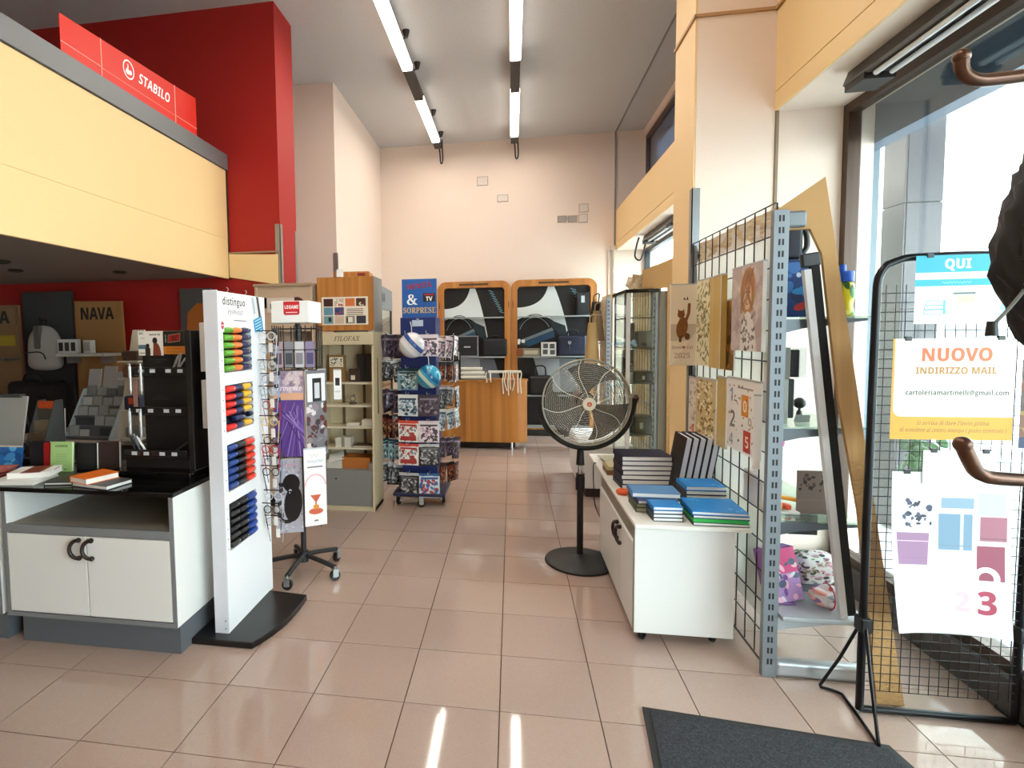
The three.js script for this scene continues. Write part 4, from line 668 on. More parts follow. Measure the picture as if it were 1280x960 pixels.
// ---------- back: wooden desk and two wall displays ----------
{
  const t = T('wooden_desk', 'orange-brown wooden desk with rounded end in front of the wall displays', 'desk', [-.4, 0, -4.55]);
  const s = new THREE.Shape(); s.moveTo(-.75, .16); s.lineTo(.5, .16); s.absarc(.5, 0, .16, Math.PI / 2, -Math.PI / 2, true); s.lineTo(-.75, -.16); s.closePath();
  const g = ext(s, .82).rotateX(-Math.PI / 2).translate(0, .1, 0); { const u = g.attributes.uv, p = g.attributes.position; for (let i = 0; i < u.count; i++) u.setXY(i, p.getX(i) + p.getZ(i), p.getY(i)); }
  P(t, 'body', g, wood);
  const s2 = new THREE.Shape(); s2.moveTo(-.76, .175); s2.lineTo(.5, .175); s2.absarc(.5, 0, .175, Math.PI / 2, -Math.PI / 2, true); s2.lineTo(-.76, -.175); s2.closePath();
  P(t, 'worktop', ext(s2, .022).rotateX(-Math.PI / 2).translate(0, .92, 0), wood);
  P(t, 'plinth', B(-.72, .5, .02, .1, -.12, .1), black);
  for (const [x, z] of [[.45, .13], [-.7, .13], [.45, -.13], [-.7, -.13]]) P(t, 'foot', cyl(.016, .016, .1, x, 0, z, 12), chrome);
  P(t, 'seam', [-.35, .1].map((x) => B(x, x + .002, .1, .92, .158, .1605)), M('#8a5c26', .6));
  const rl = ['topmost of three white paper rolls on the wooden desk', 'middle of three white paper rolls on the wooden desk', 'lowest of three white paper rolls on the wooden desk'];
  [[.138, .0, -.02], [.082, .03, .0], [.026, .05, .03]].forEach(([y, dx, dz], i) => { const r = T('paper_roll', rl[i], 'paper roll', [-.52 + dx, .943 + y, -4.5 + dz]); P(r, 'roll', new THREE.CylinderGeometry(.026, .026, .36, 18).rotateZ(Math.PI / 2), M('#d9d4c8', .6)); P(r, 'core', new THREE.CylinderGeometry(.01, .01, .366, 12).rotateZ(Math.PI / 2), M('#6d6659', .7)); });
  const rs = T('roll_tray', 'small dark tray holding the white paper rolls', 'tray', [-.5, .943, -4.48]); P(rs, 'side', [B(-.16, -.15, 0, .17, -.1, -.06), B(.2, .21, 0, .12, -.1, -.06)], M('#55524c', .5)); P(rs, 'base', B(-.16, .21, -.001, .0, -.1, .08), M('#55524c', .5));
  const st = T('strap_stand', 'white stand with hanging pale straps on the right of the wooden desk', 'display stand', [-.06, .943, -4.44]);
  P(st, 'rail', RB(-.2, .24, .09, .12, -.06, .02, .008, 2), M('#d9d6cc', .4)); P(st, 'leg', [B(-.18, -.16, 0, .09, -.05, -.03), B(.18, .2, 0, .09, -.05, -.03)], M('#cfcbc0', .4));
  for (let i = 0; i < 9; i++) { const x = i < 2 ? -.17 - i * .05 : i < 7 ? -.0 + (i - 2) * .032 : .19 + (i - 7) * .05, l = i < 2 ? .12 : rr(.2, .3); P(st, 'strap', tube([[x, .1, .025], [x + rr(-.01, .01), .06, .055], [x + rr(-.02, .02), -.02, .05 + .08], [x + rr(-.02, .02), .1 - l, .14]], .007, 14, 6), M('#d6cfbe', .6)); }
  const bb = T('pen_rack', 'small dark rack of hanging pens beside the toy spinner on the desk', 'rack', [-.76, .943, -4.42]);
  P(bb, 'back', RB(-.13, .13, 0, .44, -.03, -.015, .003), black); for (let i = 0; i < 14; i++) P(bb, 'pen', cyl(.006, .006, .11, -.11 + (i % 7) * .036, .08 + Math.floor(i / 7) * .19, .0, 8), M(i % 3 ? '#c9c8c4' : '#6b6a68', .4));
}
const campaign = tex(512, 640, (g, w, h) => {                                    // printed back panel: white machine form on black
  g.fillStyle = '#07090b'; g.fillRect(0, 0, w, h);
  g.fillStyle = '#dfe6e6'; g.beginPath(); g.moveTo(0, 128); g.quadraticCurveTo(190, 130, 222, 0); g.lineTo(262, 0); g.quadraticCurveTo(320, 110, 366, 300); g.lineTo(346, 330); g.quadraticCurveTo(300, 190, 150, 178); g.quadraticCurveTo(60, 170, 0, 208); g.fill();
  g.strokeStyle = '#3c474b'; g.lineWidth = 5; g.beginPath(); g.arc(130, 290, 120, 3.6, 5.7); g.stroke(); g.strokeStyle = '#9fb0b2'; g.lineWidth = 4; g.beginPath(); g.arc(130, 300, 112, 3.5, 5.8); g.stroke();
  g.fillStyle = '#20323b'; g.beginPath(); g.moveTo(220, 200); g.lineTo(340, 240); g.lineTo(366, 340); g.lineTo(300, 300); g.fill();
  g.fillStyle = '#6f7f86'; g.beginPath(); g.moveTo(10, 330); g.lineTo(250, 250); g.lineTo(262, 268); g.lineTo(26, 344); g.fill(); g.fillStyle = '#1d4d70'; g.beginPath(); g.moveTo(30, 346); g.lineTo(262, 270); g.lineTo(270, 306); g.lineTo(60, 372); g.fill();
  for (let i = 0; i < 9; i++) { g.fillStyle = '#6fa0b2'; g.save(); g.translate(392 + i * 11, 26 + i * 16); g.rotate(.3); g.fillRect(-18, -4, 40, 6); g.restore(); }
  g.fillStyle = '#9fa6ad'; g.beginPath(); g.moveTo(120, 430); g.lineTo(420, 440); g.lineTo(500, 640); g.lineTo(190, 640); g.fill(); g.fillStyle = '#747b83'; g.beginPath(); g.moveTo(300, 434); g.lineTo(420, 440); g.lineTo(500, 640); g.lineTo(310, 640); g.fill();
});
function wallDisplay(x0, x1, label) {
  const cx = (x0 + x1) / 2, w = (x1 - x0) / 2, t = T('wall_display', label, 'display cabinet', [cx, 0, -5.62]);
  const f = new THREE.Shape(), r = .13; f.moveTo(-w, 0); f.lineTo(-w, 2.36 - r); f.absarc(-w + r, 2.36 - r, r, Math.PI, Math.PI / 2, true); f.lineTo(w - r, 2.36); f.absarc(w - r, 2.36 - r, r, Math.PI / 2, 0, true); f.lineTo(w, 0); f.closePath();
  const q = new THREE.Path(), a = .085, v = w - a; q.moveTo(-v, .12); q.lineTo(v, .12); q.lineTo(v, 2.27 - .06); q.absarc(v - .06, 2.21, .06, 0, Math.PI / 2, false); q.lineTo(-v + .06, 2.27); q.absarc(-v + .06, 2.21, .06, Math.PI / 2, Math.PI, false); q.closePath();
  f.holes.push(q);
  const g = ext(f, .15, .004); { const u = g.attributes.uv; for (let i = 0; i < u.count; i++) u.setXY(i, u.getX(i) * .8, u.getY(i) * .8); }
  P(t, 'frame', g, wood);
  P(t, 'top_label', B(-.22, .22, 2.3, 2.33, .154, .157), M('#4d341a', .6));
  card(t, 'printed_panel', 2 * v + .02, 1.62, .01, campaign, 0, .66, .03, 0, 0, '#07090b');
  P(t, 'lower_panel', B(-v - .01, v + .01, .1, .66, .025, .035), M('#0c0d10', .5));
  for (const y of [1.8, 1.2, .61]) { const s = P(t, 'shelf', B(-v, v, y, y + .014, .036, .2), M('#8b9694', .2)); P(s, 'shelf_front', B(-v, v, y - .004, y + .018, .2, .206), M('#a9b3b3', .25, { metalness: .4 })); }
  P(t, 'bottom_rail', B(-v, v, .12, .16, .1, .16), M('#8f9396', .4)); P(t, 'plinth', B(-w + .02, w - .02, -.0, .1, .155, .16), black);
  P(t, 'hinge_plate', [B(-w + .02, -w + .03, 1.95, 2.05, .154, .158), B(w - .03, w - .02, 1.95, 2.05, .154, .158)], M('#3a2a1c', .5));
  return t;
}
wallDisplay(-1.07, .035, 'left wooden-framed wall display with printed black panel behind the toy spinner');
wallDisplay(.05, 1.295, 'right wooden-framed wall display with printed black panel behind the fan');
{
  const put = (name, label, cat, x, y, z, f) => { const o = T(name, label, cat, [x, y, z]); f(o); };
  put('carton_box', 'grey-framed black box on the middle shelf of the left wall display', 'box', -.62, 1.215, -5.5, (o) => { P(o, 'box', RB(-.17, .17, 0, .32, -.06, .06, .004), M('#17191b', .5)); P(o, 'rim', [B(-.17, .17, 0, .015, .06, .066), B(-.17, .17, .305, .32, .06, .066), B(-.17, -.155, .015, .305, .06, .066), B(.155, .17, .015, .305, .06, .066)], M('#8c8f92', .4)); P(o, 'label_patch', B(-.05, .05, .14, .16, .06, .063), M('#c9c9c9', .5)); });
  put('business_bag', 'black business bag on the middle shelf of the left wall display', 'bag', -.2, 1.215, -5.5, (o) => { P(o, 'bag_body', RB(-.18, .18, 0, .27, -.07, .07, .03, 3), M('#121316', .6)); P(o, 'handle', tube([[-.06, .26, 0], [-.05, .31, 0], [.05, .31, 0], [.06, .26, 0]], .01, 16, 6), black); });
  put('business_bag', 'dark blue bag with buckle on the middle shelf of the right wall display', 'bag', .95, 1.215, -5.46, (o) => { P(o, 'bag_body', RB(-.22, .2, 0, .31, -.07, .07, .04, 3), M('#161d33', .45)); P(o, 'handle', tube([[-.08, .3, 0], [-.06, .38, .02], [.06, .38, .02], [.08, .3, 0]], .012, 20, 6), M('#0f1424', .5)); P(o, 'buckle', [new THREE.TorusGeometry(.02, .005, 8, 14).translate(-.05, .2, .075), B(-.055, -.045, .08, .2, .07, .076)], chrome); });
  put('gadget_box', 'flat grey and cream box with small gadget on the right display shelf', 'box', .34, 1.215, -5.47, (o) => { P(o, 'box', RB(-.13, .13, 0, .12, -.05, .05, .003), M('#7d7663', .6)); P(o, 'panel', B(-.1, .1, .03, .09, .05, .053), M('#b9b29b', .5)); });
  put('desk_toy', 'black and white figure toy standing above the cream box on the right display shelf', 'toy', .2, 1.336, -5.47, (o) => { P(o, 'body', [RB(-.03, .03, 0, .1, -.02, .02, .01, 2), RB(-.06, .09, .02, .05, -.015, .015, .008, 2)], black); P(o, 'face', [RB(-.06, -.015, .06, .14, -.015, .022, .01, 2), RB(.0, .05, .08, .13, -.015, .025, .01, 2)], M('#d9d9d6', .4)); });
  put('photo_box', 'white box with four dark pictures on the right display shelf', 'box', .60, 1.215, -5.45, (o) => { P(o, 'box', RB(-.11, .11, 0, .21, -.03, .03, .003), M('#d9d9d4', .5)); P(o, 'picture', [[-.08, .12], [.015, .115], [-.085, .03], [.02, .025]].map(([x, y]) => B(x, x + .07, y, y + .07, .03, .032)), M('#4c4f52', .5)); });
  put('wooden_box', 'small brown wooden box at the left end of the right display shelf', 'box', .19, 1.215, -5.43, (o) => { P(o, 'box', RB(-.06, .03, 0, .11, -.04, .04, .003), M('#7b431c', .5)); P(o, 'lid', RB(-.063, .033, .11, .12, -.043, .043, .003), M('#8a4d22', .5)); });
  put('wall_tin', 'black tin with pale label on the upper right shelf of the right wall display', 'tin', 1.1, 1.815, -5.5, (o) => { P(o, 'box', RB(-.09, .09, 0, .34, -.05, .05, .008), M('#101317', .4)); P(o, 'label_patch', B(-.03, .02, .19, .29, .05, .052), M('#b9bfc6', .4)); });
  put('handbag', 'black handbag on the desk-height shelf of the right wall display', 'bag', .5, .625, -5.46, (o) => { P(o, 'bag_body', RB(-.2, .16, 0, .3, -.08, .08, .05, 3), M('#0e0f11', .4)); P(o, 'handle', tube([[-.1, .29, 0], [-.09, .43, .01], [.04, .43, .01], [.06, .29, 0]], .011, 20, 6), black); });
  put('bottle_flask', 'small silver flask low on the right wall display beside the desk', 'flask', .23, .125, -5.5, (o) => { P(o, 'flask_body', cyl(.035, .035, .2, 0, 0, 0), M('#a9adb0', .3, { metalness: .7 })); P(o, 'cap', cyl(.02, .02, .05, 0, .2, 0), black); });
}
// ---------- standing fan ----------
{
  const t = T('pedestal_fan', 'large pedestal fan with wire cage on a round black base', 'fan', [.505, 0, -.77]);
  P(t, 'base', new THREE.LatheGeometry([[0, .0], [.225, 0], [.232, .008], [.225, .018], [.18, .03], [.06, .045], [.03, .06], [0, .06]].map(([a, b]) => new THREE.Vector2(a, b)), 48), M('#1b1c1e', .5));
  P(t, 'pole', cyl(.021, .021, .5, 0, .05, 0, 20), black); P(t, 'upper_pole', cyl(.016, .016, .2, 0, .53, 0, 20), chrome);
  P(t, 'collar', [cyl(.03, .03, .09, 0, .5, 0, 20), cyl(.026, .03, .02, 0, .59, 0, 20)], black); P(t, 'socket', cyl(.028, .022, .1, 0, .67, 0, 20), black);
  const H = new THREE.Group(); H.name = 'head'; H.position.set(.035, 1.09, .02); H.rotation.y = .06; t.add(H);
  const yoke = []; for (let i = 0; i <= 20; i++) { const a = Math.PI + .0 + (Math.PI) * i / 20 + .08; yoke.push([Math.cos(a) * .305 + (i === 20 ? .01 : 0), Math.sin(a) * .305, -.02]); }
  P(t, 'yoke', new THREE.TubeGeometry(new THREE.CatmullRomCurve3(yoke.map((q) => V(q[0] + .035, q[1] + 1.085, q[2]))), 60, .019, 8).scale(1, 1, 1), black);
  P(t, 'knob', [new THREE.SphereGeometry(.02, 12, 10).translate(.352, 1.115, -.01), cyl(.012, .012, .05, .352, 1.09, -.01, 10)], M('#3a1a12', .4));
  const rings = [], wireM = M('#c2beb2', .25, { metalness: .85 });
  for (let i = 0; i < 20; i++) { const r = .05 + i * .0122, u = r / .285; rings.push(new THREE.TorusGeometry(r, .0019, 5, 56).translate(0, 0, .085 * (1 - u * u))); }
  const rg = P(H, 'front_grille', rings, wireM); rg.userData.kind = 'stuff';
  const back = []; for (let i = 0; i < 14; i++) { const r = .07 + i * .0158, u = r / .285; back.push(new THREE.TorusGeometry(r, .0014, 4, 48).translate(0, 0, -.075 * (1 - u * u) - .03)); }
  const bgm = P(H, 'rear_grille', back, M('#8b877c', .35, { metalness: .7 })); bgm.userData.kind = 'stuff';
  for (let k = 0; k < 8; k++) { const pts = []; for (let i = 0; i <= 8; i++) { const r = .04 + i * .0306, a = k * Math.PI / 4 + .12 + Math.sin(i / 8 * Math.PI) * .2, u = r / .285; pts.push([Math.cos(a) * r, Math.sin(a) * r, .085 * (1 - u * u) + .003]); } P(H, 'rib_wire', tube(pts, .002, 20, 6), M('#e0dccf', .3, { metalness: .75 })); }
  P(H, 'rim', [new THREE.TorusGeometry(.286, .006, 8, 64).translate(0, 0, 0), new THREE.TorusGeometry(.284, .004, 8, 64).translate(0, 0, -.03)], M('#a09a8c', .35, { metalness: .7 }));
  for (let k = 0; k < 3; k++) {
    const g = new THREE.PlaneGeometry(1, 1, 8, 8), p = g.attributes.position, q = [];
    for (let i = 0; i < p.count; i++) { const u = p.getX(i) + .5, v = p.getY(i) + .5, r = .055 + u * .205, a = (v - .5) * (.75 + u * .75) + k * Math.PI * 2 / 3 - .5 - u * .25; p.setXYZ(i, Math.cos(a) * r, Math.sin(a) * r, (v - .5) * .085 + (u - .5) * .01 - .008); }
    g.computeVertexNormals(); P(H, 'blade', g, new THREE.MeshStandardMaterial({ color: '#4a4842', roughness: .6, metalness: .2, side: THREE.DoubleSide }));
  }
  P(H, 'motor', new THREE.CylinderGeometry(.065, .075, .13, 24).rotateX(Math.PI / 2).translate(0, 0, -.12), M('#1b1b1c', .45)); P(H, 'blade_hub', new THREE.CylinderGeometry(.05, .055, .05, 24).rotateX(Math.PI / 2).translate(0, 0, -.005), M('#55534d', .4, { metalness: .5 }));
  P(H, 'badge', new THREE.CylinderGeometry(.04, .043, .012, 32).rotateX(Math.PI / 2).translate(0, 0, .092), M('#ded5bf', .4));
  const em = new THREE.Mesh(new THREE.CircleGeometry(.036, 32), printed(tex(96, 96, (g, w) => { g.fillStyle = '#ded5bf'; g.fillRect(0, 0, w, w); g.fillStyle = '#b5471f'; g.beginPath(); g.arc(48, 48, 21, 0, 7); g.fill(); g.fillStyle = '#e58a5b'; g.beginPath(); g.moveTo(36, 58); g.lineTo(48, 32); g.lineTo(60, 58); g.fill(); }), .4)); em.name = 'emblem'; em.position.z = .0985; lit(em); H.add(em);
}
// ---------- right: tall glass showcase and shelving ----------
const whiteCab = T('base_cabinet', 'white base cabinet with dark plinth under the glass showcase behind the fan', 'cabinet', [1.0, 0, -2.75]);
P(whiteCab, 'body', RB(-.305, .17, .09, .5, -.5, .47, .004), laminate); P(whiteCab, 'plinth', B(-.26, .16, 0, .09, -.48, .43), M('#3b2a22', .6)); P(whiteCab, 'door', RB(-.3, .165, .1, .49, .471, .486, .003), laminate);
P(whiteCab, 'side_door', RB(-.319, -.306, .1, .49, -.49, .46, .003), laminate);
{
  const t = T('glass_showcase', 'tall glass showcase with a black top and glass shelves behind the fan', 'showcase', [1.06, 0, -1.83]);
  const x0 = -.11, x1 = .12, z0 = -.28, z1 = .26, H = 1.86;
  P(t, 'base', RB(x0, x1, 0, .35, z0, z1, .004), M('#2a2c2e', .4)); P(t, 'top', RB(x0 - .015, x1 + .01, H, H + .028, z0 - .02, z1 + .015, .003), blackGloss);
  P(t, 'post', [B(x0, x0 + .028, .35, H, z1 - .028, z1)], M('#d5d7d8', .3, { metalness: .3 })); P(t, 'post', [B(x1 - .014, x1, .35, H, z1 - .014, z1)], greyMetal); P(t, 'post', [B(x0, x0 + .014, .35, H, z0, z0 + .014)], greyMetal);
  P(t, 'pane', B(x0 + .028, x1 - .014, .35, H, z1 - .006, z1 - .001), glass); P(t, 'pane', B(x0 + .002, x0 + .007, .35, H, z0 + .014, z1 - .028), glass);
  for (const y of [.72, 1.0, 1.14, 1.42, 1.66]) if (y !== 1.0) P(t, 'glass_shelf', [B(x0 + .01, x1 - .01, y, y + .008, z0 + .01, z1 - .012)], M('#36463f', .08));
  const put = (name, label, cat, x, y, z, f) => { const o = T(name, label, cat, [1.06 + x, y, -1.83 + z]); f(o); };
  put('gift_box', 'grey box with dark slot on the second glass shelf of the tall showcase', 'box', .055, 1.43, .1, (o) => { P(o, 'box', RB(-.055, .05, 0, .13, -.06, .06, .003), M('#5e5c57', .5)); P(o, 'slot', B(-.03, .01, .015, .035, .06, .062), black); });
  put('crystal_heap', 'heap of pale blue glittering baubles on the second shelf of the tall showcase', 'ornaments', -.045, 1.43, .1, (o) => { for (let i = 0; i < 16; i++) P(o, 'bauble', new THREE.IcosahedronGeometry(rr(.012, .02), 0).translate(rr(-.05, .03), rr(.012, .05), rr(-.05, .08)), M('#a9c0d6', .15)); });
  put('black_box', 'black box with small emblem on the third glass shelf of the tall showcase', 'box', .05, 1.15, .1, (o) => { P(o, 'box', RB(-.11, .06, 0, .085, -.07, .08, .003), M('#0d0d0e', .35)); P(o, 'emblem', B(-.02, .0, .02, .05, .08, .082), M('#c9c7bf', .4)); });
  put('pale_box', 'pale carton at the left of the third glass shelf of the tall showcase', 'box', -.075, 1.149, .14, (o) => { P(o, 'box', RB(-.02, .03, 0, .07, -.04, .05, .003), M('#a49c88', .6)); P(o, 'lid', RB(-.023, .033, .07, .08, -.043, .053, .003), M('#b8b09c', .6)); });
  put('black_box', 'black box with silver mark on the lowest glass shelf of the tall showcase', 'box', .035, .73, .1, (o) => { P(o, 'box', RB(-.09, .075, 0, .14, -.07, .08, .003), M('#121314', .35)); P(o, 'emblem', B(-.02, .005, .04, .09, .08, .082), M('#9c9a92', .4)); });
  put('patterned_bag', 'tall brown patterned gift bag behind glass in the tall showcase', 'gift bag', -.05, 1.149, .02, (o) => { P(o, 'bag_body', RB(-.045, .04, 0, .26, -.03, .03, .004), printed(tex(96, 128, (g, w, h) => { g.fillStyle = '#57483c'; g.fillRect(0, 0, w, h); blobs(g, 40, ['#8d7c6b', '#b5a592', '#3b3029'], 0, 0, w, h, 2, 9); }), .5)); P(o, 'cord_handle', tube([[-.02, .255, 0], [-.015, .30, 0], [.012, .30, 0], [.02, .255, 0]], .003, 12, 5), M('#b5a592', .5)); });
  put('trophy', 'small brown wooden trophy on the second glass shelf of the tall showcase', 'trophy', -.02, 1.43, .0, (o) => { P(o, 'stem', RB(-.02, .02, .02, .2, -.015, .015, .004), M('#5f4230', .5)); P(o, 'foot', RB(-.03, .03, 0, .02, -.025, .025, .003), M('#3b2a20', .5)); });
}
// gondola frame: two slotted uprights, grid back, kraft paper behind, sloping board on top
function slottedUpright(parent, x, z, h, w = .05, dir = 1) {
  P(parent, 'upright', RB(x - w / 2, x + w / 2, 0, h, z - .03, z, .003), M('#80868c', .5, { metalness: .3 }));
  const slots = []; for (let y = .06; y < h - .03; y += .05) slots.push(B(x - .011, x - .003, y, y + .026, z - .001, z + .0008), B(x + .003, x + .011, y, y + .026, z - .001, z + .0008));
  P(parent, 'slots', slots, M('#15171a', .6)).userData.kind = 'stuff';
}
const shopUnits = [];
function gridPanel(label, x, z0, z1, y0, y1, dz, dy, mat, r = .0026) {
  const t = T('grid_panel', label, 'wire panel', [x, y0, (z0 + z1) / 2]), w = (z1 - z0) / 2, h = y1 - y0;
  for (let z = -w; z <= w + .001; z += dz) P(t, 'wire', rod([0, 0, z], [0, h, z], r, 5), mat);
  for (let y = 0; y <= h + .001; y += dy) P(t, 'wire', rod([-r * 1.6, y, -w], [-r * 1.6, y, w], r, 5), mat);
  return t;
}
const kraft = new THREE.MeshStandardMaterial({ roughness: .85, side: THREE.DoubleSide, map: tex(256, 256, (g, w, h) => { g.fillStyle = '#d6c3a0'; g.fillRect(0, 0, w, h); blobs(g, 260, ['rgba(150,120,80,.16)', 'rgba(240,226,196,.22)'], 0, 0, w, h, 3, 26); }) });
const tissue = new THREE.MeshPhysicalMaterial({ color: '#e9e4da', roughness: .9, transmission: .35, thickness: 0, side: THREE.DoubleSide });
function paperSheet(name, label, x, z0, z1, y0, y1, mat, crumple = .012) {                      // crumpled sheet hung behind a grid
  const g = new THREE.PlaneGeometry(z1 - z0, y1 - y0, 22, 34), p = g.attributes.position;
  for (let i = 0; i < p.count; i++) p.setZ(i, (rnd() - .5) * crumple + (p.getY(i) > (y1 - y0) / 2 - .07 ? rr(0, .04) : 0));
  g.rotateY(Math.PI / 2); g.computeVertexNormals(); g.translate(x, (y0 + y1) / 2, (z0 + z1) / 2);
  return one(name, g, mat, label, 'paper sheet');
}
// near gondola
{
  const t = T('shop_shelving', 'grey slotted steel shelving unit facing the shop window, nearest the camera', 'shelving', [1.35, 0, -.2]);
  slottedUpright(t, -.165, .60, 2.06, .062); slottedUpright(t, -.125, -.56, 2.06, .06);
  P(t, 'base_leg', [RB(-.14, .22, .0, .075, .545, .60, .02, 3), RB(-.14, .22, .0, .075, -.58, -.53, .02, 3)], M('#b9bec2', .3, { metalness: .6 }));
  P(t, 'top_arm', [RB(-.14, -.06, 1.985, 2.055, .555, .59, .012, 2)], M('#74797c', .5, { metalness: .4 }));
  for (const [y, gl] of [[1.585, 1], [1.105, 1], [.685, 1]]) {
    P(t, 'glass_shelf', B(-.13, .21, y + .012, y + .02, -.55, .56), gl ? new THREE.MeshPhysicalMaterial({ color: '#cfe0d8', transmission: .9, thickness: 0, roughness: .02 }) : white);
    for (const z of [.552, -.552]) P(t, 'bracket', ext([[-.13, y - .05], [-.05, y - .03], [.2, y], [.2, y + .011], [-.13, y + .011]], .006).translate(0, 0, z), M('#5f656a', .4, { metalness: .5 }));
  }
  P(t, 'bottom_shelf', [RB(-.13, .22, .275, .295, -.55, .628, .004), ext([[-.13, .2], [.2, .26], [.2, .275], [-.13, .275]], .012).translate(0, 0, .55)], M('#b3b8bc', .4, { metalness: .4 }));
}
const gridM = M('#33312f', .45, { metalness: .4 });
gridPanel('grey wire grid panel carrying calendars, between the pillar and the near shelving upright', 1.19, -.765, .345, .03, 2.1, .111, .138, gridM, .0034);
paperSheet('backing_paper', 'torn white backing paper behind the near calendar grid', 1.212, -.765, .33, .2, 2.09, tissue);
one('kraft_strip', (() => { const g = new THREE.PlaneGeometry(1.05, .14, 24, 4), p = g.attributes.position; for (let i = 0; i < p.count; i++) { p.setZ(i, (rnd() - .5) * .03); p.setY(i, p.getY(i) * (p.getY(i) < 0 ? rr(.5, 1.1) : 1)); } return g.rotateY(Math.PI / 2).translate(1.222, 2.03, -.22); })(), kraft, 'crumpled strip of kraft paper along the top of the near calendar grid', 'paper strip');
one('lean_board', (() => { const g = ext([[-.19, 2.06], [.012, 2.2], [.275, -.0], [.175, .0], [.118, .785], [.05, 1.25], [-.005, 1.87], [-.05, 1.98], [-.19, 1.98]], .018); const p = g.attributes.position; const u = g.attributes.uv; for (let i = 0; i < p.count; i++) { u.setXY(i, p.getX(i), p.getY(i)); } g.rotateX(-.085); return g.translate(1.36, .005, .52); })(), mdf, 'raw brown fibreboard panel leaning behind the black board at the shelving end', 'board');
{
  const t = T('leaning_board', 'tall black board with a white-grey edge leaning against the shelving end', 'board', [1.485, .297, .41], 0);
  t.rotation.order = 'ZXY'; 
  const g = new THREE.Group(); g.name = 'board'; t.add(g);
  g.rotation.set(-.012, 0, .118);
  P(g, 'black_face', B(.0, .036, .012, 1.56, -.014, .0), M('#060607', .85)); P(g, 'edge', B(-.028, -.0005, .004, 1.52, -.018, .006), M('#c9c7c6', .6)); P(g, 'end_cap', RB(-.032, .04, 1.53, 1.588, -.02, .008, .008, 2), M('#151517', .5));
}
